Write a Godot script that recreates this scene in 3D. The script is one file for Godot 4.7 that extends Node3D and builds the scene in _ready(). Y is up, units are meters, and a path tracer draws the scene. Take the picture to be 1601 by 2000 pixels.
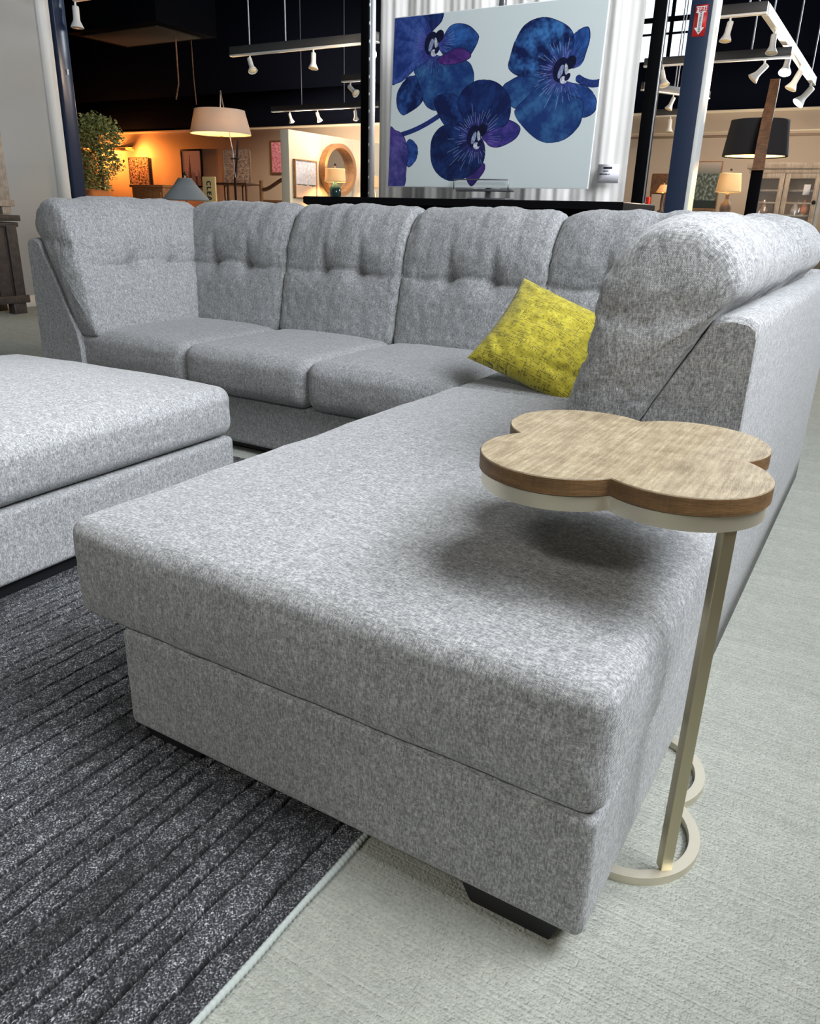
extends Node3D
# A furniture showroom. The axes follow the showroom: x along the back of the sectional sofa, z towards its chaise end, origin at the chaise's front right corner.

var M := {}
var counts := {}
var rng := RandomNumberGenerator.new()

func _ready() -> void:
	# camera
	var cam := Camera3D.new()
	cam.name = "camera"
	add_child(cam)
	var fwd := Vector3(-0.47566, -0.35975, -0.80270)
	var up := Vector3(-0.20821, 0.93266, -0.29461)
	cam.transform = Transform3D(Basis(fwd.cross(up).normalized(), up, -fwd).orthonormalized(), Vector3(0.1892, 1.0, 0.8266))
	cam.fov = 66.87
	cam.near = 0.05
	cam.far = 100.0
	cam.current = true
	# sky
	var sky_mat := ProceduralSkyMaterial.new()
	sky_mat.sky_top_color = Color(0.80, 0.88, 1.0)
	sky_mat.sky_horizon_color = Color(0.92, 0.96, 1.0)
	sky_mat.ground_horizon_color = Color(0.75, 0.76, 0.76)
	sky_mat.ground_bottom_color = Color(0.5, 0.5, 0.5)
	sky_mat.energy_multiplier = 0.8
	var sky := Sky.new()
	sky.sky_material = sky_mat
	var env := Environment.new()
	env.background_mode = Environment.BG_SKY
	env.sky = sky
	env.tonemap_mode = Environment.TONE_MAPPER_LINEAR
	env.tonemap_exposure = 3.8
	env.sdfgi_enabled = true
	env.ssao_enabled = true
	env.ssil_enabled = true
	var we := WorldEnvironment.new()
	we.name = "world_environment"
	we.environment = env
	add_child(we)
	# daylight that enters through the windows
	window_light(Vector3(1.76, 3.3, -1.3), 90, 3.6, 2.0, 10.5, Color(0.97, 0.98, 1.0))
	window_light(Vector3(1.1, 3.95, -11.95), 180, 0.9, 1.6, 9.0, Color(0.93, 0.97, 1.0))
	make_materials()
	fill_panel(Vector3(-0.5, 3.2, 2.7), 1.9)
	display_spots()
	build_shell()
	build_sofa()
	build_ottoman()
	build_rug()
	build_table()
	build_pillow()
	build_display()
	build_left_side()
	build_tree()
	arc_lamps()
	build_far()

# ---------------------------------------------------------------- naming and nodes
func numbered(parent: Node, called: String) -> String:
	var key := str(parent.get_instance_id()) + called
	var n: int = counts.get(key, 0)
	counts[key] = n + 1
	return called if n == 0 else "%s_%03d" % [called, n]

func tag(o: Node, label: String, category := "", group := "", kind := "") -> void:
	o.set_meta("label", label)
	if category: o.set_meta("category", category)
	if group: o.set_meta("group", group)
	if kind: o.set_meta("kind", kind)

func thing(called: String, label: String, category: String, at := Vector3.ZERO, turn := 0.0, group := "") -> Node3D:
	var o := Node3D.new()
	o.name = numbered(self, called)
	add_child(o)
	o.position = at
	o.rotation.y = deg_to_rad(turn)
	tag(o, label, category, group)
	return o

func part(mesh: Mesh, called: String, mat: Material, parent: Node, at := Vector3.ZERO, rot := Vector3.ZERO) -> MeshInstance3D:
	var o := MeshInstance3D.new()
	o.mesh = mesh
	o.material_override = mat
	o.name = numbered(parent, called)
	parent.add_child(o)
	o.position = at
	o.rotation_degrees = rot
	return o

func struct(mesh: Mesh, called: String, mat: Material, at: Vector3, label := "") -> MeshInstance3D:
	var o := part(mesh, called, mat, self, at)
	o.set_meta("kind", "structure")
	o.set_meta("label", label if label else called.replace("_", " "))
	o.set_meta("category", called.split("_")[0])
	return o

func lamp(parent: Node, at: Vector3, color: Color, energy: float, size := 0.05) -> void:
	var l := OmniLight3D.new()
	l.name = "lamp_light"
	parent.add_child(l, true)
	l.position = at
	l.light_color = color
	l.light_energy = energy * 0.4
	l.light_size = size
	l.omni_range = 30.0
	l.omni_attenuation = 2.0
	l.shadow_enabled = true

# ---------------------------------------------------------------- mesh builders
class Tris:
	var v := PackedVector3Array()
	var uv := PackedVector2Array()
	var sg := PackedInt32Array()
	func tri(a: Vector3, b: Vector3, c: Vector3, ua: Vector2, ub: Vector2, uc: Vector2, g := 0) -> void:
		v.append(a); v.append(b); v.append(c)
		uv.append(ua); uv.append(ub); uv.append(uc)
		sg.append(g)
	func quad(a: Vector3, b: Vector3, c: Vector3, d: Vector3, ua: Vector2, ub: Vector2, uc: Vector2, ud: Vector2, g := 0) -> void:
		tri(a, b, c, ua, ub, uc, g)
		tri(a, c, d, ua, uc, ud, g)
	func done() -> ArrayMesh:
		var mid := Vector3.ZERO
		for p in v: mid += p
		mid /= maxf(1.0, v.size())
		var vol := 0.0
		for i in range(0, v.size(), 3):
			vol += (v[i] - mid).dot((v[i + 1] - mid).cross(v[i + 2] - mid))
		var st := SurfaceTool.new()
		st.begin(Mesh.PRIMITIVE_TRIANGLES)
		var order := [0, 2, 1] if vol > 0.0 else [0, 1, 2]
		for i in range(0, v.size(), 3):
			st.set_smooth_group(sg[i / 3])
			for k in order:
				st.set_uv(uv[i + k])
				st.add_vertex(v[i + k])
		st.generate_normals()
		st.index()
		return st.commit()

const FLAT := 0xFFFFFFFF

func axis_steps(h: float, r: float, seg: int, sub: int) -> PackedFloat32Array:
	var a := PackedFloat32Array()
	if r > 0.0:
		for i in range(seg, 0, -1): a.append(-(h - r) - r * tan(PI / 4 * i / seg))
	for i in sub + 1: a.append(lerpf(-(h - r), h - r, float(i) / sub))
	if r > 0.0:
		for i in range(1, seg + 1): a.append((h - r) + r * tan(PI / 4 * i / seg))
	return a

# A box with rounded edges; each face carries its own cloth, laid out in metres. deform(p) bends every point.
func softbox(size: Vector3, r: float, seg := 1, sub := 1, deform = null, turned_top := true, uvoff := Vector2.ZERO) -> ArrayMesh:
	var t := Tris.new()
	var h := size / 2
	r = minf(r, minf(h.x, minf(h.y, h.z)) * 0.98)
	var steps := [axis_steps(h.x, r, seg, sub), axis_steps(h.y, r, seg, sub), axis_steps(h.z, r, seg, sub)]
	var inner := h - Vector3(r, r, r)
	for axis in 3:
		var a1: int = [2, 0, 0][axis]
		var a2: int = [1, 2, 1][axis]
		for side in [-1.0, 1.0]:
			var su: PackedFloat32Array = steps[a1]
			var sv: PackedFloat32Array = steps[a2]
			var pts := []
			var uvs := []
			for i in su.size():
				var row := PackedVector3Array()
				var urow := PackedVector2Array()
				for j in sv.size():
					var q := Vector3.ZERO
					q[axis] = side * h[axis]
					q[a1] = su[i]
					q[a2] = sv[j]
					var c := q.clamp(-inner, inner)
					var p := q
					if r > 0.0: p = c + (q - c).normalized() * r
					if deform != null: p = deform.call(p)
					row.append(p)
					var w := Vector2(su[i], sv[j])
					if axis == 1 and turned_top: w = Vector2(w.y, w.x)
					urow.append(w + uvoff + Vector2(axis * 0.37 + side * 0.11, axis * 0.53))
				pts.append(row)
				uvs.append(urow)
			var flip: bool = (side > 0) == (axis == 2)
			for i in su.size() - 1:
				for j in sv.size() - 1:
					var a: Vector3 = pts[i][j]; var b: Vector3 = pts[i + 1][j]; var c: Vector3 = pts[i + 1][j + 1]; var d: Vector3 = pts[i][j + 1]
					if flip: t.quad(a, d, c, b, uvs[i][j], uvs[i][j + 1], uvs[i + 1][j + 1], uvs[i + 1][j])
					else: t.quad(a, b, c, d, uvs[i][j], uvs[i + 1][j], uvs[i + 1][j + 1], uvs[i][j + 1])
	return t.done()

func box(x: float, y: float, z: float, bevel := 0.004) -> ArrayMesh:
	return softbox(Vector3(x, y, z), bevel, 1, 1, null, false)

# Rings of equal size joined into one skin. swap lays the cloth's length along the ring.
func loft(rings: Array, caps := true, g := 0, closed := true, swap := true) -> ArrayMesh:
	var t := Tris.new()
	var n: int = rings[0].size()
	var along := 0.0
	var arc := PackedFloat32Array()
	arc.append(0.0)
	var widest: PackedVector3Array = rings[rings.size() / 2]
	for j in n: arc.append(arc[j] + widest[j].distance_to(widest[(j + 1) % n]))
	for i in rings.size() - 1:
		var r0: PackedVector3Array = rings[i]
		var r1: PackedVector3Array = rings[i + 1]
		var step := 0.0
		for j in range(0, n, maxi(1, n / 6)): step = maxf(step, r0[j].distance_to(r1[j]))
		for j in (n if closed else n - 1):
			var k := (j + 1) % n
			var u := [Vector2(along, arc[j]), Vector2(along, arc[j + 1]), Vector2(along + step, arc[j + 1]), Vector2(along + step, arc[j])]
			if not swap: for m in 4: u[m] = Vector2(u[m].y, u[m].x)
			t.quad(r0[j], r0[k], r1[k], r1[j], u[0], u[1], u[2], u[3], g)
		along += step
	if caps and closed:
		for e in [0, rings.size() - 1]:
			var ring: PackedVector3Array = rings[e]
			var mid := Vector3.ZERO
			for p in ring: mid += p
			mid /= n
			for j in n:
				var a: Vector3 = ring[j]
				var b: Vector3 = ring[(j + 1) % n]
				var ua := Vector2(a.z + a.x, a.y); var ub := Vector2(b.z + b.x, b.y); var um := Vector2(mid.z + mid.x, mid.y)
				if e == 0: t.tri(b, a, mid, ub, ua, um, 1 if g == 0 else g)
				else: t.tri(a, b, mid, ua, ub, um, 1 if g == 0 else g)
	return t.done()

func tube(path: Array, radius, sides := 10, caps := true) -> ArrayMesh:
	var rings := []
	var side := Vector3.ZERO
	for i in path.size():
		var p: Vector3 = path[i]
		var d: Vector3 = ((path[mini(i + 1, path.size() - 1)] as Vector3) - (path[maxi(i - 1, 0)] as Vector3)).normalized()
		if i == 0: side = d.cross(Vector3.UP if absf(d.y) < 0.9 else Vector3.RIGHT).normalized()
		else: side = (side - d * side.dot(d)).normalized()
		var up := d.cross(side)
		var r: float = radius[i] if radius is Array else radius
		var ring := PackedVector3Array()
		for k in sides:
			var a := TAU * (k + 0.5) / sides
			ring.append(p + side * cos(a) * r + up * sin(a) * r)
		rings.append(ring)
	return loft(rings, caps)

# profile: [radius, height] pairs from the bottom up
func lathe(profile: Array, sides := 32, caps := true, g := 0) -> ArrayMesh:
	var rings := []
	for p in profile:
		var ring := PackedVector3Array()
		for k in sides:
			var a := TAU * k / sides
			ring.append(Vector3(cos(a) * p[0], p[1], sin(a) * p[0]))
		rings.append(ring)
	return loft(rings, caps, g)

# Thin-walled shade open at both ends: bottom radius, top radius, height
func shade_mesh(rb: float, rt: float, h: float, wall := 0.004) -> ArrayMesh:
	return lathe([[rb - wall, 0.0], [rb, 0.0], [rb, 0.012], [rt, h - 0.012], [rt, h], [rt - wall, h], [rb - wall, 0.0]], 48, false)

func prism(poly: PackedVector2Array, depth: float, bevel := 0.0) -> ArrayMesh:
	# outline in x,z; runs from y = 0 up to depth, upper and lower rim bevelled
	var t := Tris.new()
	var n := poly.size()
	var mid := Vector2.ZERO
	for p in poly: mid += p
	mid /= n
	var levels := [[0.0, 0.0], [depth, 0.0]] if bevel <= 0 else [[0.0, bevel], [bevel, 0.0], [depth - bevel, 0.0], [depth, bevel]]
	var rings := []
	for l in levels:
		var ring := PackedVector3Array()
		for i in n:
			var p := poly[i]
			var e := (poly[(i + 1) % n] - poly[(i - 1 + n) % n]).normalized()
			var nrm := Vector2(e.y, -e.x)
			if Geometry2D.is_polygon_clockwise(poly): nrm = -nrm
			var q: Vector2 = p - nrm * l[1]
			ring.append(Vector3(q.x, l[0], q.y))
		rings.append(ring)
	for i in rings.size() - 1:
		for j in n:
			var k := (j + 1) % n
			t.quad(rings[i][j], rings[i][k], rings[i + 1][k], rings[i + 1][j], Vector2(j * 0.01, levels[i][0]), Vector2((j + 1) * 0.01, levels[i][0]), Vector2((j + 1) * 0.01, levels[i + 1][0]), Vector2(j * 0.01, levels[i + 1][0]), 0)
	var idx := Geometry2D.triangulate_polygon(poly)
	for e in [0, rings.size() - 1]:
		for i in range(0, idx.size(), 3):
			var a: Vector3 = rings[e][idx[i]]; var b: Vector3 = rings[e][idx[i + 1]]; var c: Vector3 = rings[e][idx[i + 2]]
			var up := (b - a).cross(c - a).y > 0
			if up != (e == 0): # keep the winding of the sides
				var s := b; b = c; c = s
			t.tri(a, b, c, Vector2(a.x, a.z), Vector2(b.x, b.z), Vector2(c.x, c.z), 2 + e)
	# sides wind the same way round as the caps
	var want := Geometry2D.is_polygon_clockwise(poly)
	if want:
		var sides := (rings.size() - 1) * n * 6
		for i in range(0, sides, 3):
			var s2 := t.v[i + 1]; t.v[i + 1] = t.v[i + 2]; t.v[i + 2] = s2
			var u2 := t.uv[i + 1]; t.uv[i + 1] = t.uv[i + 2]; t.uv[i + 2] = u2
	return t.done()

func smooth_loop(ctrl: Array, n: int) -> PackedVector2Array:
	# closed Catmull-Rom curve resampled to n points of equal spacing
	var fine := PackedVector2Array()
	var m := ctrl.size()
	for i in m:
		for k in 24:
			fine.append((ctrl[i] as Vector2).cubic_interpolate(ctrl[(i + 1) % m], ctrl[(i - 1 + m) % m], ctrl[(i + 2) % m], k / 24.0))
	var total := 0.0
	for i in fine.size(): total += fine[i].distance_to(fine[(i + 1) % fine.size()])
	var out := PackedVector2Array()
	var step := total / n
	var walked := 0.0
	var nextat := 0.0
	for i in fine.size():
		var a := fine[i]; var b := fine[(i + 1) % fine.size()]
		var d := a.distance_to(b)
		while nextat < walked + d and out.size() < n:
			out.append(a.lerp(b, (nextat - walked) / d))
			nextat += step
		walked += d
	while out.size() < n: out.append(fine[fine.size() - 1])
	return out

# ---------------------------------------------------------------- textures and materials
func noise(w: int, h: int, freq: float, seed: int, octaves := 3, sx := 1, sy := 1) -> PackedByteArray:
	# seamless grey noise; sx, sy stretch it
	var f := FastNoiseLite.new()
	f.seed = seed
	f.frequency = freq
	f.noise_type = FastNoiseLite.TYPE_SIMPLEX
	f.fractal_octaves = octaves
	var im := f.get_seamless_image(w / sx, h / sy)
	if im.get_format() != Image.FORMAT_L8: im.convert(Image.FORMAT_L8)
	if sx > 1 or sy > 1: im.resize(w, h, Image.INTERPOLATE_CUBIC)
	return im.get_data()

# one random tone for each tuft or loop, softened if asked
func cells(n: int, size: int, seed: int, soft: bool) -> PackedByteArray:
	var w := n / size
	var im := Image.create_from_data(w, w, false, Image.FORMAT_L8, grain(w, w, seed))
	im.resize(n, n, Image.INTERPOLATE_CUBIC if soft else Image.INTERPOLATE_NEAREST)
	return im.get_data()

# threads of equal width, each lighter and darker along its length
func yarn(n: int, wide: int, long_: int, seed: int, across: bool) -> PackedByteArray:
	var w := n / wide
	var l := n / long_
	var im := Image.create_from_data(w, l, false, Image.FORMAT_L8, grain(w, l + (4 - (w * l) % 4), seed).slice(0, w * l))
	im.resize(w, n, Image.INTERPOLATE_BILINEAR)
	im.resize(n, n, Image.INTERPOLATE_NEAREST)
	if across: im.rotate_90(CLOCKWISE)
	return im.get_data()

func grain(w: int, h: int, seed: int) -> PackedByteArray:
	var r := RandomNumberGenerator.new()
	r.seed = seed
	var a := PackedByteArray()
	a.resize(w * h)
	for i in range(0, w * h, 4):
		a.encode_u32(i, r.randi())
	return a

func tex(w: int, h: int, data: PackedByteArray, format := Image.FORMAT_RGB8) -> ImageTexture:
	return ImageTexture.create_from_image(Image.create_from_data(w, h, false, format, data))

func mat(color: Color, rough := 0.8, metal := 0.0) -> StandardMaterial3D:
	var m := StandardMaterial3D.new()
	m.albedo_color = color
	m.roughness = rough
	m.metallic = metal
	return m

func glow(color: Color, energy: float) -> StandardMaterial3D:
	var m := mat(color, 0.6)
	m.emission_enabled = true
	m.emission = color
	m.emission_energy_multiplier = energy
	return m

func fabric_material() -> StandardMaterial3D:
	# grey chenille: short slubs of light and dark yarn along the cloth, crossed by a finer weft
	var n := 1024
	var warp := yarn(n, 4, 10, 11, false)
	var weft := yarn(n, 4, 8, 23, true)
	var slub := noise(n, n, 0.03, 37, 3, 1, 4)
	var patch := noise(n, n, 0.012, 41, 3)
	var salt := grain(n, n, 5)
	var rgb := PackedByteArray(); rgb.resize(n * n * 3)
	var hgt := PackedByteArray(); hgt.resize(n * n)
	for i in n * n:
		var x := i % n
		var y := i / n
		var thread := (12.0 if ((x >> 2) & 1) == ((y >> 2) & 1) else -12.0) - (38.0 if (x & 3) == 0 else 0.0) - (22.0 if (y & 3) == 0 else 0.0)
		var v := (warp[i] - 128) * 0.31 + (weft[i] - 128) * 0.22 + (slub[i] - 128) * 0.08 + (salt[i] - 128) * 0.14
		var tone := clampf(0.565 + (v + (patch[i] - 128) * 0.07) / 255.0 + thread / 420.0, 0.0, 1.0)
		var t2 := clampf((tone - 0.18) / 0.66, 0.0, 1.0)
		rgb[i * 3] = int(lerpf(82, 198, t2))
		rgb[i * 3 + 1] = int(lerpf(84, 200, t2))
		rgb[i * 3 + 2] = int(lerpf(86, 200, t2))
		hgt[i] = int(clampf(128 + v * 0.7 + thread * 1.5, 0, 255))
	var m := mat(Color(1, 1, 1), 0.95)
	m.albedo_texture = tex(n, n, rgb)
	m.heightmap_enabled = true
	m.heightmap_texture = tex(n, n, hgt, Image.FORMAT_L8)
	m.heightmap_scale = 0.09
	m.uv1_scale = Vector3(2.05, 2.05, 1.0)
	m.rim_enabled = true
	m.rim = 0.35
	m.rim_tint = 0.3
	return m

func carpet_material() -> StandardMaterial3D:
	var n := 1024
	var loopy := cells(n, 8, 61, true)
	var streak := cells(n, 4, 63, true)
	var patch := noise(n, n, 0.006, 67, 4)
	var salt := grain(n, n, 9)
	var rgb := PackedByteArray(); rgb.resize(n * n * 3)
	var hgt := PackedByteArray(); hgt.resize(n * n)
	for i in n * n:
		var v := (loopy[i] - 128) * 0.40 + (streak[i] - 128) * 0.38 + (salt[i] - 128) * 0.08
		var t2 := clampf(0.5 + v / 255.0 + (patch[i] - 128) / 900.0, 0.0, 1.0)
		rgb[i * 3] = int(lerpf(122, 186, t2))
		rgb[i * 3 + 1] = int(lerpf(126, 189, t2))
		rgb[i * 3 + 2] = int(lerpf(118, 179, t2))
		hgt[i] = int(clampf(128 + v * 1.2, 0, 255))
	var m := mat(Color(1, 1, 1), 0.97)
	m.albedo_texture = tex(n, n, rgb)
	m.heightmap_enabled = true
	m.heightmap_texture = tex(n, n, hgt, Image.FORMAT_L8)
	m.heightmap_scale = 0.42
	m.uv1_triplanar = true
	m.uv1_world_triplanar = true
	m.uv1_scale = Vector3(2.1, 2.1, 2.1)
	return m

func rug_material() -> StandardMaterial3D:
	var n := 1024
	var tuft := cells(n, 4, 71, true)
	var speck := cells(n, 4, 72, false)
	var salt := grain(n, n, 13)
	var patch := noise(n, n, 0.02, 73, 3)
	var rgb := PackedByteArray(); rgb.resize(n * n * 3)
	var hgt := PackedByteArray(); hgt.resize(n * n)
	for i in n * n:
		var t2 := clampf(0.35 + (tuft[i] - 128) / 400.0 + (speck[i] - 128) / 430.0 + (salt[i] - 128) / 700.0 + (patch[i] - 128) / 700.0, 0.0, 1.0)
		t2 = t2 * t2 * (1.6 - 0.6 * t2)
		rgb[i * 3] = int(lerpf(48, 240, t2))
		rgb[i * 3 + 1] = int(lerpf(50, 241, t2))
		rgb[i * 3 + 2] = int(lerpf(54, 243, t2))
		hgt[i] = tuft[i]
	var m := mat(Color(1, 1, 1), 0.95)
	m.albedo_texture = tex(n, n, rgb)
	m.heightmap_enabled = true
	m.heightmap_texture = tex(n, n, hgt, Image.FORMAT_L8)
	m.heightmap_scale = 0.3
	m.uv1_scale = Vector3(1.9, 1.9, 1.0)
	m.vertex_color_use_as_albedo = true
	return m

func wood_material(dark: Color, light: Color, seed: int, scale: float, knots := false, n := 512) -> StandardMaterial3D:
	# grain runs along v
	var long_ := noise(n, n, 0.05, seed, 4, 1, 16)
	var fine := noise(n, n, 0.2, seed + 1, 2, 1, 8)
	var saw := noise(n, n, 0.12, seed + 2, 2, 16, 1)
	var patch := noise(n, n, 0.008, seed + 3, 3)
	var rgb := PackedByteArray(); rgb.resize(n * n * 3)
	var spots := [Vector2(0.70, 0.63), Vector2(0.875, 0.33), Vector2(0.905, 0.42), Vector2(0.3, 0.2)]
	for i in n * n:
		var t2 := 0.56 + (long_[i] - 128) / 430.0 + (fine[i] - 128) / 700.0 + (saw[i] - 128) / 1200.0 + (patch[i] - 128) / 560.0
		var brown := 0.0
		if knots:
			# annual rings cut along the trunk: thin dark lines that drift across the boards
			var line := sin((float(i % n) / n * 15.0 + (patch[i] - 128) / 26.0) * TAU)
			t2 -= 0.13 * pow(maxf(0.0, line), 6.0)
			if absf(float(i % n) / n - 0.47) < 0.0016: t2 -= 0.2
		if knots:
			var p := Vector2(i % n, i / n) / n
			for s in spots:
				var d: float = ((p - s) * Vector2(1.0, 0.55)).length()
				if d < 0.042:
					var ring := 0.5 + 0.5 * sin(d * 900.0 + (long_[i] - 128) * 0.05)
					brown = maxf(brown, (1.0 - d / 0.042) * (0.4 + 0.6 * ring))
		t2 = clampf(t2 - brown * 0.8, 0.0, 1.0)
		rgb[i * 3] = int(lerpf(dark.r, light.r, t2) * 255)
		rgb[i * 3 + 1] = int(lerpf(dark.g, light.g, t2) * 255)
		rgb[i * 3 + 2] = int(lerpf(dark.b, light.b, t2) * 255)
	var m := mat(Color(1, 1, 1), 0.55)
	m.albedo_texture = tex(n, n, rgb)
	m.heightmap_enabled = true
	m.heightmap_texture = tex(n, n, fine, Image.FORMAT_L8)
	m.heightmap_scale = 0.02
	m.uv1_scale = Vector3(scale, scale, 1)
	return m

func pillow_material() -> StandardMaterial3D:
	var n := 512
	var body := noise(n, n, 0.02, 81, 4)
	var breakx := noise(n, n, 0.07, 83, 2, 2, 1)
	var breaky := noise(n, n, 0.07, 85, 2, 1, 2)
	var cluster := noise(n, n, 0.012, 87, 2)
	var salt := grain(n, n, 17)
	var rgb := PackedByteArray(); rgb.resize(n * n * 3)
	var r := RandomNumberGenerator.new(); r.seed = 4
	var lx := PackedByteArray(); lx.resize(n)
	var ly := PackedByteArray(); ly.resize(n)
	var k := 0
	while k < n - 3:
		for e in 2: lx[k + e] = 1
		k += r.randi_range(6, 17)
	k = 2
	while k < n - 3:
		for e in 2: ly[k + e] = 1
		k += r.randi_range(5, 13)
	for i in n * n:
		var x := i % n
		var y := i / n
		var g := (body[i] - 128) * 0.16 + (salt[i] - 128) * 0.10
		var c := Vector3(170 + g, 159 + g, 42 + g * 0.6)
		var c2 := (cluster[i] - 128) * 0.5
		if (ly[y] == 1 and breakx[i] > 140 - c2) or (lx[x] == 1 and breaky[i] > 176 - c2): c = Vector3(74, 72, 30) if salt[i] > 12 else Vector3(30, 70, 80)
		rgb[i * 3] = int(clampf(c.x, 0, 255)); rgb[i * 3 + 1] = int(clampf(c.y, 0, 255)); rgb[i * 3 + 2] = int(clampf(c.z, 0, 255))
	var m := mat(Color(1, 1, 1), 0.9)
	m.albedo_texture = tex(n, n, rgb)
	m.rim_enabled = true
	m.rim = 0.4
	m.rim_tint = 0.7
	return m

# ---------------------------------------------------------------- printed pictures
var nz := FastNoiseLite.new()

func petal(im: Image, ctrl: Array, root: Vector2, deep: Color, pale: Color, seed: float, veins := 1.0) -> void:
	# a watercolour petal: washes of ink, fine pale veins that run out from the flower's heart, a dark rim
	var w := im.get_width()
	var h := im.get_height()
	var size := Vector2(w, h)
	var pts := []
	for q in ctrl: pts.append(Vector2(q[0], q[1]) * size)
	var loop := smooth_loop(pts, 72)
	var lo := loop[0]
	var hi := loop[0]
	for p in loop:
		lo = lo.min(p)
		hi = hi.max(p)
	var heart := root * size
	for y in range(maxi(0, int(lo.y)), mini(h - 1, int(hi.y) + 1) + 1):
		for x in range(maxi(0, int(lo.x)), mini(w - 1, int(hi.x) + 1) + 1):
			var p := Vector2(x, y)
			if not Geometry2D.is_point_in_polygon(p, loop): continue
			var d := p - heart
			var dist := d.length() / w
			var va := d.angle()
			var wash := 0.42 + 0.75 * nz.get_noise_2d(x * 0.5 + seed * 91, y * 0.5) + 0.35 * nz.get_noise_2d(x * 2.0, y * 2.0 + seed * 31)
			var fan := nz.get_noise_2d(va * 150 + seed * 170, dist * 120)
			var col := deep.lerp(pale, clampf(wash + fan * 0.6, 0, 1))
			col = col.lerp(Color8(88, 56, 140), clampf(0.62 - dist * 6.5 + fan * 0.35, 0, 0.62))
			var cell := floorf(va * 8.5 + seed * 3.0)
			var off := absf(va * 8.5 + seed * 3.0 - cell - 0.5 - 0.3 * nz.get_noise_1d(cell * 37.0 + seed * 11.0))
			var starts := 0.05 + 0.05 * absf(nz.get_noise_1d(cell * 71.0 + seed)) * 2.0
			if off * dist < 0.010 and dist > starts and dist < starts + 0.02 + 0.08 * absf(nz.get_noise_1d(cell * 53.0 + 9.0)) and veins > 0.0: col = col.lerp(Color8(176, 196, 222), 0.5 * veins)
			im.set_pixel(x, y, col)
	for k in loop.size():
		var a := loop[k]
		var b := loop[(k + 1) % loop.size()]
		for m in 8:
			var p := a.lerp(b, m / 8.0)
			for e in [Vector2(0, 0), Vector2(1, 0), Vector2(0, 1), Vector2(-1, 0)]:
				var q: Vector2 = p + e
				if q.x >= 0 and q.y >= 0 and q.x < w and q.y < h and nz.get_noise_1d(k * 6.0 + seed * 50.0) > -0.25: im.set_pixel(int(q.x), int(q.y), Color8(16, 20, 58))

func blob(im: Image, c: Vector2, half: Vector2, ang: float, col: Color) -> void:
	var w := im.get_width()
	var h := im.get_height()
	var reach := maxf(half.x, half.y)
	for y in range(maxi(0, int((c.y - reach * 1.5) * h)), mini(h, int((c.y + reach * 1.5) * h) + 1)):
		for x in range(maxi(0, int((c.x - reach) * w)), mini(w, int((c.x + reach) * w) + 1)):
			var d := Vector2(float(x) / w - c.x, (float(y) / h - c.y) * h / w).rotated(-ang) / half
			if d.length() < 1.0: im.set_pixel(x, y, col.lerp(col.darkened(0.3), clampf(nz.get_noise_2d(x * 3, y * 3) + 0.5, 0, 1)))

func stroke(im: Image, a: Vector2, b: Vector2, c: Vector2, width: float, col: Color) -> void:
	for k in 60:
		var t2 := k / 59.0
		blob(im, a.lerp(b, t2).lerp(b.lerp(c, t2), t2), Vector2(width, width), 0, col)

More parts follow.
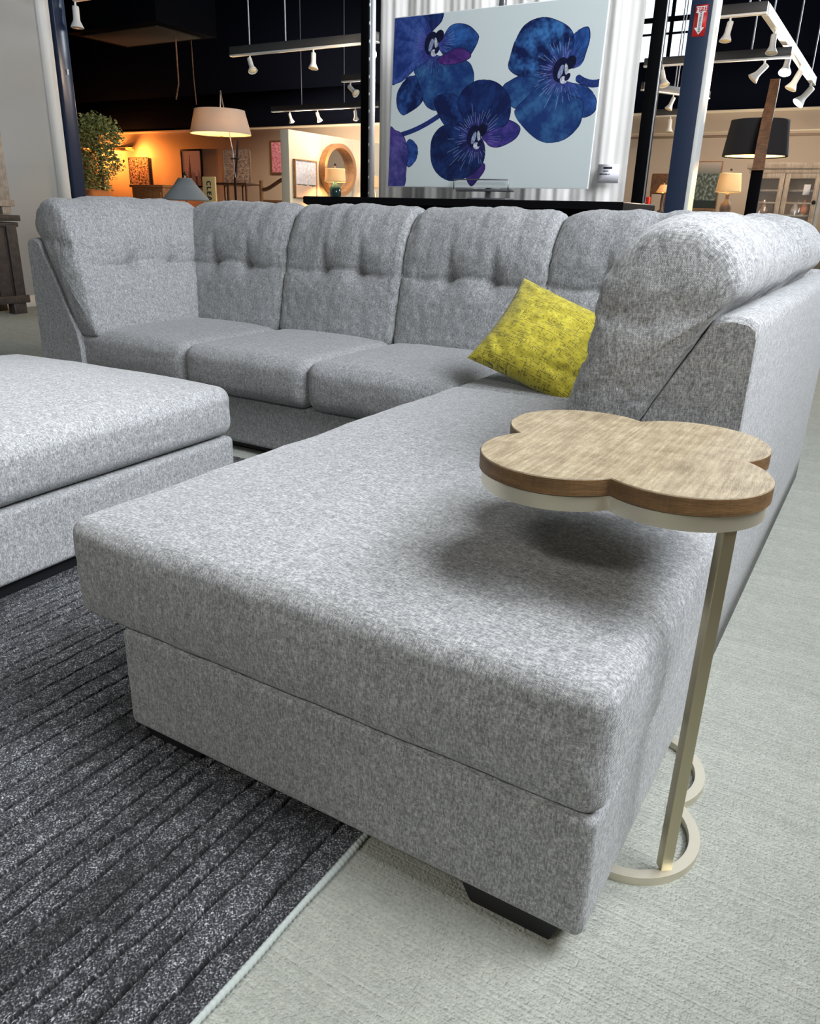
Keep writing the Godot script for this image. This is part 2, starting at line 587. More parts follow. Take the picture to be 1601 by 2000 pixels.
func orchid_print() -> StandardMaterial3D:
	var im := Image.create(1000, 700, false, Image.FORMAT_RGB8)
	im.fill(Color8(200, 211, 211))
	nz.frequency = 0.02
	nz.fractal_octaves = 3
	var navy := Color8(14, 26, 70)
	var blue := Color8(24, 50, 104)
	var sea := Color8(48, 92, 140)
	var plum := Color8(66, 50, 122)
	var ra := Vector2(0.21, 0.17)
	var rb := Vector2(0.84, 0.368)
	var rc := Vector2(0.458, 0.712)
	stroke(im, Vector2(0.057, 0.682), Vector2(0.16, 0.655), Vector2(0.262, 0.575), 0.0105, Color8(38, 56, 124))
	stroke(im, Vector2(0.91, 0.41), Vector2(0.955, 0.45), Vector2(1.0, 0.438), 0.014, Color8(38, 60, 128))
	var rd := Vector2(-0.02, 0.66)
	petal(im, [[0.095, 0.734], [0.115, 0.712], [0.148, 0.745], [0.158, 0.795], [0.143, 0.85], [0.104, 0.874]], rd, blue, Color8(52, 84, 156), 1.0, 0.0)
	petal(im, [[-0.014, 0.657], [0.032, 0.654], [0.071, 0.684], [0.095, 0.739], [0.107, 0.806], [0.1, 0.872], [0.089, 1.004], [-0.004, 1.011]], rd, Color8(44, 46, 106), Color8(88, 80, 146), 2.0, 0.3)
	petal(im, [[0.041, 0.405], [0.089, 0.34], [0.165, 0.35], [0.176, 0.455], [0.154, 0.509], [0.096, 0.552], [0.064, 0.562], [0.036, 0.522], [0.028, 0.46]], ra, navy, Color8(44, 84, 146), 3.0, 0.4)
	petal(im, [[0.113, -0.01], [0.176, -0.016], [0.247, -0.01], [0.247, 0.039], [0.218, 0.075], [0.183, 0.105], [0.137, 0.091]], ra, navy, blue, 3.5, 0.0)
	petal(im, [[0.101, 0.254], [0.174, 0.20], [0.258, 0.24], [0.377, 0.27], [0.418, 0.326], [0.424, 0.401], [0.391, 0.453], [0.339, 0.505], [0.258, 0.546], [0.201, 0.527], [0.17, 0.477], [0.152, 0.4]], ra, blue, sea, 4.0, 0.5)
	petal(im, [[-0.005, -0.004], [0.086, -0.01], [0.15, 0.004], [0.191, 0.073], [0.205, 0.151], [0.20, 0.215], [0.18, 0.258], [0.122, 0.299], [0.07, 0.351], [0.03, 0.372], [-0.01, 0.348]], ra, Color8(28, 48, 112), Color8(66, 92, 160), 5.0, 0.3)
	petal(im, [[0.235, 0.187], [0.258, 0.133], [0.286, 0.081], [0.326, 0.065], [0.382, 0.082], [0.426, 0.129], [0.435, 0.156], [0.419, 0.208], [0.385, 0.254], [0.30, 0.256]], ra, blue, Color8(46, 92, 158), 6.0, 0.7)
	petal(im, [[0.235, 0.252], [0.282, 0.221], [0.336, 0.198], [0.382, 0.215], [0.402, 0.255], [0.342, 0.284], [0.258, 0.283]], ra, Color8(52, 30, 92), Color8(94, 54, 128), 6.5, 0.0)
	petal(im, [[0.829, 0.42], [0.88, 0.43], [0.946, 0.454], [0.988, 0.506], [1.001, 0.567], [0.976, 0.607], [0.93, 0.613], [0.883, 0.564]], rb, blue, Color8(48, 88, 152), 7.0, 0.5)
	petal(im, [[0.855, 0.286], [0.861, 0.204], [0.884, 0.165], [0.925, 0.149], [0.939, 0.199], [0.931, 0.27], [0.913, 0.34], [0.868, 0.35]], rb, blue, Color8(44, 92, 160), 8.0, 0.4)
	petal(im, [[0.57, 0.434], [0.604, 0.398], [0.662, 0.37], [0.754, 0.36], [0.80, 0.40], [0.764, 0.488], [0.713, 0.539], [0.65, 0.558], [0.595, 0.514]], rb, blue, sea, 9.0)
	petal(im, [[0.767, 0.40], [0.825, 0.40], [0.876, 0.492], [0.935, 0.525], [0.943, 0.607], [0.931, 0.667], [0.881, 0.728], [0.808, 0.75], [0.75, 0.726], [0.687, 0.663], [0.639, 0.589], [0.644, 0.547], [0.7, 0.48]], rb, blue, sea, 10.0)
	petal(im, [[0.773, 0.40], [0.709, 0.387], [0.634, 0.374], [0.589, 0.329], [0.593, 0.272], [0.609, 0.189], [0.639, 0.117], [0.682, 0.087], [0.735, 0.079], [0.792, 0.102], [0.845, 0.142], [0.871, 0.195], [0.867, 0.266], [0.85, 0.33], [0.82, 0.39]], rb, navy, Color8(56, 108, 166), 11.0)
	petal(im, [[0.413, 0.861], [0.459, 0.85], [0.509, 0.861], [0.511, 0.903], [0.482, 0.957], [0.45, 0.994], [0.419, 0.936]], rc, Color8(40, 34, 96), Color8(66, 44, 112), 12.0, 0.0)
	petal(im, [[0.485, 0.691], [0.534, 0.618], [0.608, 0.614], [0.666, 0.657], [0.655, 0.715], [0.602, 0.756], [0.556, 0.768], [0.517, 0.75]], rc, Color8(38, 40, 104), Color8(78, 62, 140), 13.0, 0.6)
	petal(im, [[0.43, 0.70], [0.371, 0.689], [0.303, 0.644], [0.261, 0.578], [0.232, 0.501], [0.244, 0.464], [0.298, 0.449], [0.346, 0.468], [0.40, 0.56]], rc, navy, Color8(34, 70, 130), 14.0)
	petal(im, [[0.446, 0.70], [0.383, 0.592], [0.354, 0.516], [0.372, 0.442], [0.432, 0.391], [0.497, 0.388], [0.554, 0.417], [0.602, 0.482], [0.617, 0.557], [0.601, 0.64], [0.547, 0.66], [0.492, 0.70]], rc, navy, blue, 15.0)
	petal(im, [[0.456, 0.68], [0.387, 0.646], [0.293, 0.633], [0.24, 0.687], [0.226, 0.763], [0.238, 0.861], [0.276, 0.926], [0.335, 0.963], [0.419, 0.946], [0.473, 0.903], [0.506, 0.84], [0.50, 0.745]], rc, Color8(12, 24, 64), blue, 16.0)
	for f in [[ra, 1.0], [rb, 1.0], [rc, 1.0]]:
		var p: Vector2 = f[0]
		blob(im, p + Vector2(-0.012, -0.01), Vector2(0.034, 0.046), 0.2, Color8(16, 22, 60))
		blob(im, p + Vector2(0.028, -0.045), Vector2(0.022, 0.026), 0.6, Color8(14, 18, 52))
		blob(im, p + Vector2(-0.012, 0.0), Vector2(0.010, 0.026), 0.3, Color8(150, 164, 200))
		blob(im, p + Vector2(0.012, -0.01), Vector2(0.008, 0.022), -0.2, Color8(196, 206, 220))
		blob(im, p + Vector2(0.004, 0.045), Vector2(0.016, 0.014), 0.3, Color8(206, 212, 226))
		blob(im, p + Vector2(0.02, 0.03), Vector2(0.010, 0.016), 0.6, Color8(22, 28, 70))
	var m := mat(Color(1, 1, 1), 0.12)
	m.albedo_texture = ImageTexture.create_from_image(im)
	return m

func picture_material(kind: String) -> StandardMaterial3D:
	var w := 96
	var h := 128
	var im := Image.create(w, h, false, Image.FORMAT_RGB8)
	nz.frequency = 0.05
	for y in h:
		for x in w:
			var a := nz.get_noise_2d(x * 1.6, y * 1.6)
			var b := nz.get_noise_2d(x * 0.8 + 400, y * 0.8)
			var c := Color8(214, 200, 190)
			match kind:
				"abstract": c = Color8(40, 34, 32) if a > 0.08 else (Color8(216, 188, 160) if a > -0.12 else Color8(120, 92, 76))
				"city":
					c = Color8(206, 160, 140).lerp(Color8(190, 150, 150), float(y) / h)
					var col := absf(nz.get_noise_1d(float(x / 5) * 40.0))
					if y > h * (0.72 - col * 0.5): c = Color8(150, 118, 120).lerp(Color8(112, 84, 86), absf(b))
					if absf(x - 38) < 2 + maxf(0, (y - 30)) * 0.07 and y > 14: c = Color8(70, 44, 42)
					if absf(x - 70) < 5 and y > 92: c = Color8(58, 38, 40)
				"leaves":
					c = Color8(170, 150, 138)
					if sin(x * 0.22 + y * 0.09 + b * 6) > 0.35 and y > 30: c = Color8(206, 188, 172)
					if a > 0.25: c = Color8(128, 110, 102)
				"pink":
					c = Color8(206, 92, 130).lerp(Color8(236, 190, 190), clampf(a + 0.5, 0, 1))
					if x > 60 and y > 40: c = c.lerp(Color8(70, 130, 130), clampf(b * 2 + 0.6, 0, 1))
				"cloud":
					c = Color8(206, 208, 222).lerp(Color8(236, 236, 240), clampf(a + 0.5, 0, 1))
					if y > 84: c = Color8(224, 196, 176)
					if y > 82 and y < 86 + b * 6: c = Color8(86, 96, 92)
				"forest":
					c = Color8(206, 194, 186).lerp(Color8(98, 110, 104), clampf(y / 46.0, 0, 1))
					if y > 30: c = Color8(78, 92, 86).lerp(Color8(150, 164, 158), clampf(a * 1.8 + 0.25, 0, 1))
					if y > 104: c = Color8(40, 54, 56)
			im.set_pixel(x, y, c)
	var m := mat(Color(1, 1, 1), 0.6)
	m.albedo_texture = ImageTexture.create_from_image(im)
	return m

# A flat sheet that faces +z, with its print the right way up
func sheet(w: float, h: float) -> ArrayMesh:
	var st := SurfaceTool.new()
	st.begin(Mesh.PRIMITIVE_TRIANGLES)
	var p := [Vector3(-w / 2, -h / 2, 0), Vector3(-w / 2, h / 2, 0), Vector3(w / 2, h / 2, 0), Vector3(w / 2, -h / 2, 0)]
	var u := [Vector2(0, 1), Vector2(0, 0), Vector2(1, 0), Vector2(1, 1)]
	for k in [0, 1, 2, 0, 2, 3]:
		st.set_normal(Vector3.BACK)
		st.set_uv(u[k])
		st.add_vertex(p[k])
	return st.commit()

func letters(text: String, height: float, depth := 0.002) -> TextMesh:
	var tm := TextMesh.new()
	var f := SystemFont.new()
	f.font_names = PackedStringArray(["Droid Sans"])
	f.font_weight = 700
	tm.font = f
	tm.text = text
	tm.font_size = 64
	tm.pixel_size = height / 46.0
	tm.depth = depth
	return tm

# ---------------------------------------------------------------- the sofa
const CUSHION := [Vector2(0.40, 0.435), Vector2(0.388, 0.52), Vector2(0.368, 0.62), Vector2(0.350, 0.72), Vector2(0.326, 0.82), Vector2(0.288, 0.915), Vector2(0.235, 0.985), Vector2(0.172, 1.018), Vector2(0.108, 1.008), Vector2(0.058, 0.965), Vector2(0.042, 0.905), Vector2(0.078, 0.852), Vector2(0.125, 0.76), Vector2(0.185, 0.64), Vector2(0.24, 0.52), Vector2(0.285, 0.43), Vector2(0.345, 0.415)]

# A tufted back cushion that lies along x and faces +z; z is the distance from the outside of the sofa's frame.
func back_cushion(length: float, seed: int, tall := 1.0, lean := 0.0) -> ArrayMesh:
	var t := Tris.new()
	var ctrl := []
	for p in CUSHION: ctrl.append(Vector2(p.x - (lean * smoothstep(0.45, 0.65, p.y) * (1.0 - smoothstep(0.80, 0.93, p.y)) if p.x > 0.2 else 0.0), 0.43 + (p.y - 0.43) * tall))
	var loop := smooth_loop(ctrl, 132)
	var n := loop.size()
	var mid := Vector2.ZERO
	for p in loop: mid += p
	mid /= n
	var nrm := PackedVector2Array()
	var arc := PackedFloat32Array([0.0])
	for j in n:
		var e := (loop[(j + 1) % n] - loop[(j - 1 + n) % n]).normalized()
		nrm.append(Vector2(e.y, -e.x))
		arc.append(arc[j] + loop[j].distance_to(loop[(j + 1) % n]))
	var f := FastNoiseLite.new()
	f.seed = seed
	f.frequency = 1.0
	var half := length / 2
	var yc0 := 0.748
	var rings := []
	var uvs := []
	var rounding := 0.040
	# cap, body, cap
	var stations := []
	for k in 9: stations.append([-half - 0.026 * (1.0 - pow(k / 9.0, 2.0)), 0.03 + 0.855 * k / 9.0, true])
	for k in 91:
		var s := k / 90.0
		var x := half * (0.55 * (2 * s - 1) + 0.45 * sin((s - 0.5) * PI))
		var d := clampf((half - absf(x)) / rounding, 0, 1)
		stations.append([x, lerpf(0.895, 1.0, sqrt(1.0 - (1.0 - d) * (1.0 - d))), false])
	for k in range(8, -1, -1): stations.append([half + 0.026 * (1.0 - pow(k / 9.0, 2.0)), 0.03 + 0.855 * k / 9.0, true])
	for st in stations:
		var x: float = st[0]
		var sc: float = st[1]
		var ring := PackedVector3Array()
		var ur := PackedVector2Array()
		var rel := x / half
		for j in n:
			var p: Vector2 = mid + (loop[j] - mid) * sc
			var o := 0.0
			var front := clampf(nrm[j].x * 1.3, 0, 1)
			var top := clampf(nrm[j].y * 1.3, 0, 1)
			var back := clampf(-nrm[j].x, 0, 1) * clampf((p.y - 0.84) * 12.0, 0, 1)
			if not st[2]:
				var crown := maxf(0.0, 1.0 - rel * rel)
				o += 0.018 * crown * front + 0.012 * crown * (top + back)
				var yc: float = yc0 + 0.012 * cos(x * 14.0) - 0.006
				var dy := p.y - yc
				var fade := 1.0 - 0.55 * smoothstep(0.55, 1.0, absf(rel))
				o -= front * fade * (0.016 * exp(-pow(dy / 0.009, 2)) + 0.017 * exp(-pow(dy / 0.06, 2)))
				for b in [-0.155, 0.155]:
					var xb: float = b * length
					var q := Vector2(x - xb, dy)
					o -= front * (0.034 * exp(-q.length_squared() / (0.028 * 0.028)) + 0.018 * exp(-q.length_squared() / (0.07 * 0.07)))
					o -= front * 0.014 * exp(-pow((x - xb) / 0.020, 2)) * exp(-pow((dy - 0.06) / 0.06, 2))
				o += (top + back) * (0.012 * f.get_noise_2d(x * 5.0, 3.0) + 0.0015 * sin(x * 34.0 + seed))
				# gathers next to the end seams
				var near_end := exp(-(half - absf(x)) / 0.055)
				o += near_end * (0.0010 * sin(arc[j] * 82.0 + 5.0 * f.get_noise_1d(arc[j] * 9.0 + rel * 4.0)) + 0.0032 * f.get_noise_2d(arc[j] * 26.0, rel * 8.0)) * (0.3 + front + top)
				o += 0.0035 * f.get_noise_2d(x * 14.0, arc[j] * 14.0)
				p += nrm[j] * o
			var xx := x
			if st[2]:
				# a shallow crease across the end, where the filling folds
				var dyc := p.y - 0.835 + (p.x - 0.2) * 0.10
				var sink := 0.012 * exp(-pow(dyc / 0.014, 2)) * clampf((0.85 - sc) * 6.0, 0, 1) + 0.004 * f.get_noise_2d(p.x * 16.0, p.y * 24.0)
				xx -= signf(x) * sink
			ring.append(Vector3(xx, p.y, p.x))
			ur.append(Vector2(p.x + seed * 0.3, p.y) if st[2] else Vector2(x + seed * 0.31, arc[j]))
		rings.append(ring)
		uvs.append(ur)
	for i in rings.size() - 1:
		var capside: bool = stations[i][2] or stations[i + 1][2]
		for j in n:
			var k := (j + 1) % n
			if capside:
				var r0: PackedVector3Array = rings[i]; var r1: PackedVector3Array = rings[i + 1]
				t.quad(r0[j], r0[k], r1[k], r1[j], Vector2(r0[j].z, r0[j].y), Vector2(r0[k].z, r0[k].y), Vector2(r1[k].z, r1[k].y), Vector2(r1[j].z, r1[j].y))
			else:
				var u0: PackedVector2Array = uvs[i]; var u1: PackedVector2Array = uvs[i + 1]
				var a1 := Vector2(u0[j].x, arc[j + 1]); var b1 := Vector2(u1[j].x, arc[j + 1])
				t.quad(rings[i][j], rings[i][k], rings[i + 1][k], rings[i + 1][j], u0[j], a1, b1, u1[j])
	for e in [0, rings.size() - 1]:
		var ring: PackedVector3Array = rings[e]
		var c := Vector3.ZERO
		for p in ring: c += p
		c /= n
		for j in n:
			var a: Vector3 = ring[j]; var b: Vector3 = ring[(j + 1) % n]
			if e == 0: t.tri(b, a, c, Vector2(b.z, b.y), Vector2(a.z, a.y), Vector2(c.z, c.y))
			else: t.tri(a, b, c, Vector2(a.z, a.y), Vector2(b.z, b.y), Vector2(c.z, c.y))
	return t.done()

# The sofa's upholstered back frame along x; z is the distance from its outside.
func back_frame(length: float) -> ArrayMesh:
	var pts := PackedVector2Array()
	for p in [[0.0, 0.04], [0.0, 0.2], [0.0, 0.4], [0.0, 0.6], [0.0, 0.79], [0.0, 0.815], [0.004, 0.832], [0.016, 0.842], [0.045, 0.846], [0.07, 0.842], [0.083, 0.832], [0.091, 0.815], [0.160, 0.69], [0.212, 0.585], [0.285, 0.44], [0.30, 0.36], [0.30, 0.2], [0.30, 0.04]]:
		pts.append(Vector2(p[0], p[1]))
	var mid := Vector2(0.12, 0.4)
	var rings := []
	for s in [[-length / 2, 0.972], [-length / 2 + 0.004, 0.988], [-length / 2 + 0.013, 1.0], [0.0, 1.0], [length / 2 - 0.013, 1.0], [length / 2 - 0.004, 0.988], [length / 2, 0.972]]:
		var ring := PackedVector3Array()
		for p in pts:
			var q: Vector2 = mid + (p - mid) * s[1]
			ring.append(Vector3(s[0], maxf(q.y, 0.04), q.x))
		rings.append(ring)
	return loft(rings)

func seat_deform(h: Vector3, crown: float, front: float, seed: int, sag := 0.004) -> Callable:
	var f := FastNoiseLite.new()
	f.seed = seed
	f.frequency = 1.0
	return func(p: Vector3) -> Vector3:
		var u := p.x / h.x
		var w := p.z / h.z
		var v := p.y / h.y
		var q := p
		if v > 0: q.y += crown * (1.0 - pow(absf(u), 3.0)) * (1.0 - pow(absf(w), 3.0)) * v + sag * f.get_noise_2d(p.x * 3.0 + 7.0, p.z * 3.0)
		q.z += front * signf(w) * pow(absf(w), 6.0) * (1.0 - v * v) * (1.0 - pow(absf(u), 6.0))
		q.x += front * signf(u) * pow(absf(u), 6.0) * (1.0 - v * v) * (1.0 - pow(absf(w), 6.0))
		q += Vector3(f.get_noise_2d(p.z * 5, p.y * 9), 0, f.get_noise_2d(p.x * 5 + 40, p.y * 9)) * 0.003
		return q

func seat(called: String, lo: Vector3, hi: Vector3, parent: Node3D, crown: float, bulge: float, r: float, seed: int, sub := 26, extra = null) -> MeshInstance3D:
	var size := hi - lo
	var base := seat_deform(size / 2, crown, bulge, seed)
	var f := base
	if extra != null: f = func(p: Vector3) -> Vector3: return extra.call(base.call(p))
	return part(softbox(size, r, 5, sub, f, true, Vector2(seed * 0.17, seed * 0.29)), called, M.fabric, parent, (lo + hi) / 2)

func foot(parent: Node3D, at: Vector3, w: float, h: float, d: float) -> void:
	# a low black block that tapers to the floor
	var rings := []
	for l in [[0.0, 0.80], [h * 0.15, 0.84], [h, 1.0]]:
		var a := PackedVector3Array()
		for c in [[-1, -1], [1, -1], [1, 1], [-1, 1]]: a.append(Vector3(c[0] * w / 2 * l[1], l[0], c[1] * d / 2 * l[1]))
		rings.append(a)
	part(loft(rings, true, FLAT), "leg", M.black_plastic, parent, at)

func build_sofa() -> void:
	var s := thing("sectional_sofa", "large light grey woven fabric sectional sofa with tufted back cushions and chaise", "sofa")
	part(softbox(Vector3(0.93, 0.215, 1.58), 0.016, 3, 10), "chaise_base", M.fabric, s, Vector3(-0.466, 0.1475, -0.79))
	part(softbox(Vector3(2.24, 0.215, 0.90), 0.016, 3, 10), "sofa_base", M.fabric, s, Vector3(-2.05, 0.1475, -2.05))
	var fr := part(back_frame(1.90), "back_frame", M.fabric, s, Vector3(0, 0, -1.63), Vector3(0, -90, 0))
	fr.set_meta("label", "upright outer back panel of the chaise side")
	part(back_frame(3.31), "back_frame", M.fabric, s, Vector3(-1.665, 0, -2.58))
	part(back_frame(1.06), "back_frame", M.fabric, s, Vector3(-3.32, 0, -2.05), Vector3(0, 90, 0))
	# behind the back frame's front end the chaise cushion stays inside the frame
	var tuck := func(p: Vector3) -> Vector3:
		var k := smoothstep(0.12, 0.02, p.z)
		return Vector3(lerpf(p.x, minf(p.x, 0.50), k), p.y, p.z)
	seat("chaise_cushion", Vector3(-1.045, 0.252, -1.535), Vector3(0.0, 0.452, 0.004), s, 0.026, 0.012, 0.030, 3, 44, tuck)
	seat("seat_cushion", Vector3(-1.055, 0.252, -2.34), Vector3(-0.27, 0.448, -1.535), s, 0.014, 0.004, 0.04, 4)
	for c in [[-1.72, -1.055, 5], [-2.385, -1.72, 6], [-3.10, -2.385, 7]]:
		seat("seat_cushion", Vector3(c[0], 0.250, -2.34), Vector3(c[1], 0.446, -1.555), s, 0.020, 0.016, 0.05, c[2])
	# back cushions: along the chaise side, along the long back, and across the far end
	for c in [[-0.665, -1.40, 1, 0.968, 0.022], [-1.40, -2.14, 2, 0.98, 0.012]]:
		part(back_cushion(absf(c[1] - c[0]) - 0.006, c[2], c[3], c[4]), "back_cushion", M.fabric, s, Vector3(0, 0, (c[0] + c[1]) / 2), Vector3(0, -90, 0))
	for c in [[-1.025, -0.33, 3], [-1.715, -1.025, 4], [-2.38, -1.715, 5], [-3.10, -2.38, 6]]:
		part(back_cushion(c[1] - c[0] - 0.006, c[2]), "back_cushion", M.fabric, s, Vector3((c[0] + c[1]) / 2, 0, -2.58))
	part(back_cushion(0.86, 8), "back_cushion", M.fabric, s, Vector3(-3.32, 0, -1.965), Vector3(0, 90, 0))
	for p in [[-0.115, 0.0, -0.052], [-0.825, 0.0165, -0.052], [-0.125, 0.0, -1.3], [-3.2, 0, -1.7], [-3.2, 0, -2.45], [-0.14, 0, -2.45], [-1.7, 0, -2.45]]:
		foot(s, Vector3(p[0], p[1], p[2]), 0.16, 0.045 - p[1], 0.09)
	foot(s, Vector3(-0.06, 0, -0.66), 0.10, 0.045, 0.14)
	part(box(2.0, 0.03, 0.04, 0.003), "plinth", M.black_plastic, s, Vector3(-2.05, 0.028, -1.66))

func build_ottoman() -> void:
	var o := thing("storage_ottoman", "light grey woven fabric storage ottoman with padded lid on the dark rug", "ottoman", Vector3(-2.19, 0, -0.50), 2.5)
	part(softbox(Vector3(1.10, 0.20, 1.14), 0.018, 3, 8), "base", M.fabric, o, Vector3(0, 0.163, 0))
	var d := seat_deform(Vector3(0.555, 0.085, 0.575), 0.040, 0.010, 15)
	part(softbox(Vector3(1.11, 0.17, 1.15), 0.045, 5, 26, d, true, Vector2(0.4, 0.7)), "lid_cushion", M.fabric, o, Vector3(0, 0.352, 0))
	part(box(1.02, 0.05, 1.06, 0.003), "plinth", M.black_plastic, o, Vector3(0, 0.042, 0))
	for x in [-0.46, 0.46]:
		for z in [-0.48, 0.48]: foot(o, Vector3(x, 0.0165, z), 0.15, 0.055, 0.15)

func build_table() -> void:
	var t := thing("side_table", "clover-shaped wooden C side table on a brass-coloured metal leg beside the chaise", "table", Vector3(-0.122, 0, -0.372))
	var clover := func(s: float, r: float, turn: float, n: int) -> PackedVector2Array:
		var out := PackedVector2Array()
		for k in 4:
			var ca := turn + PI / 4 + k * PI / 2
			var c := Vector2(cos(ca), sin(ca)) * s * sqrt(2.0)
			# the arc between the two notches, which lie on the axes
			var n0 := Vector2(cos(ca - PI / 4), sin(ca - PI / 4)) * (s + sqrt(r * r - s * s)) - c
			var n1 := Vector2(cos(ca + PI / 4), sin(ca + PI / 4)) * (s + sqrt(r * r - s * s)) - c
			var a0 := n0.angle()
			var a1 := n1.angle()
			while a1 < a0: a1 += TAU
			for i in n: out.append(c + Vector2(cos(lerpf(a0, a1, float(i) / n)), sin(lerpf(a0, a1, float(i) / n))) * r)
		return out
	var turn := deg_to_rad(-9.0)
	var top := prism(clover.call(0.088, 0.124, turn, 28), 0.026, 0.0012)
	part(top, "table_top", M.table_wood, t, Vector3(0, 0.638, 0))
	# edge band a shade darker, as stained
	var outline: PackedVector2Array = clover.call(0.088, 0.1244, turn, 28)
	var inner_o: PackedVector2Array = clover.call(0.088, 0.123, turn, 28)
	part(ring_band(outline, inner_o, 0.0235), "edge_band", M.edge_wood, t, Vector3(0, 0.6385, 0)).set_meta("label", "dark brown stained edge of the top")
	part(ring_band(clover.call(0.087, 0.121, turn, 28), inset(clover.call(0.087, 0.121, turn, 28), 0.008), 0.022), "top_ring", M.champagne, t, Vector3(0, 0.614, 0))
	part(ring_band(clover.call(0.088, 0.124, turn, 28), inset(clover.call(0.088, 0.124, turn, 28), 0.018), 0.016), "base_ring", M.champagne, t, Vector3(0, 0.0, 0))
	part(softbox(Vector3(0.019, 0.604, 0.019), 0.0015, 2, 1), "leg", M.brass, t, Vector3(0.1835, 0.316, 0.137), Vector3(0, 38, 0))

func inset(poly: PackedVector2Array, w: float) -> PackedVector2Array:
	var out := PackedVector2Array()
	var n := poly.size()
	for i in n:
		var e := (poly[(i + 1) % n] - poly[(i - 1 + n) % n]).normalized()
		out.append(poly[i] - Vector2(e.y, -e.x) * w)
	return out

func ring_band(outer: PackedVector2Array, inner: PackedVector2Array, h: float) -> ArrayMesh:
	var t := Tris.new()
	var n := outer.size()
	var run := 0.0
	for j in n:
		var k := (j + 1) % n
		var o := [Vector3(outer[j].x, 0, outer[j].y), Vector3(outer[k].x, 0, outer[k].y)]
		var i := [Vector3(inner[j].x, 0, inner[j].y), Vector3(inner[k].x, 0, inner[k].y)]
		var up := Vector3(0, h, 0)
		var z := Vector2.ZERO
		var b0 := Vector2(0, run); var b1 := Vector2(h, run)
		run += outer[j].distance_to(outer[k])
		var c0 := Vector2(0, run); var c1 := Vector2(h, run)
		t.quad(o[0], o[1], o[1] + up, o[0] + up, b0, c0, c1, b1, 0)
		t.quad(i[1], i[0], i[0] + up, i[1] + up, c0, b0, b1, c1, 1)
		t.quad(o[0] + up, o[1] + up, i[1] + up, i[0] + up, z, z, z, z, 2)
		t.quad(o[1], o[0], i[0], i[1], z, z, z, z, 3)
	return t.done()

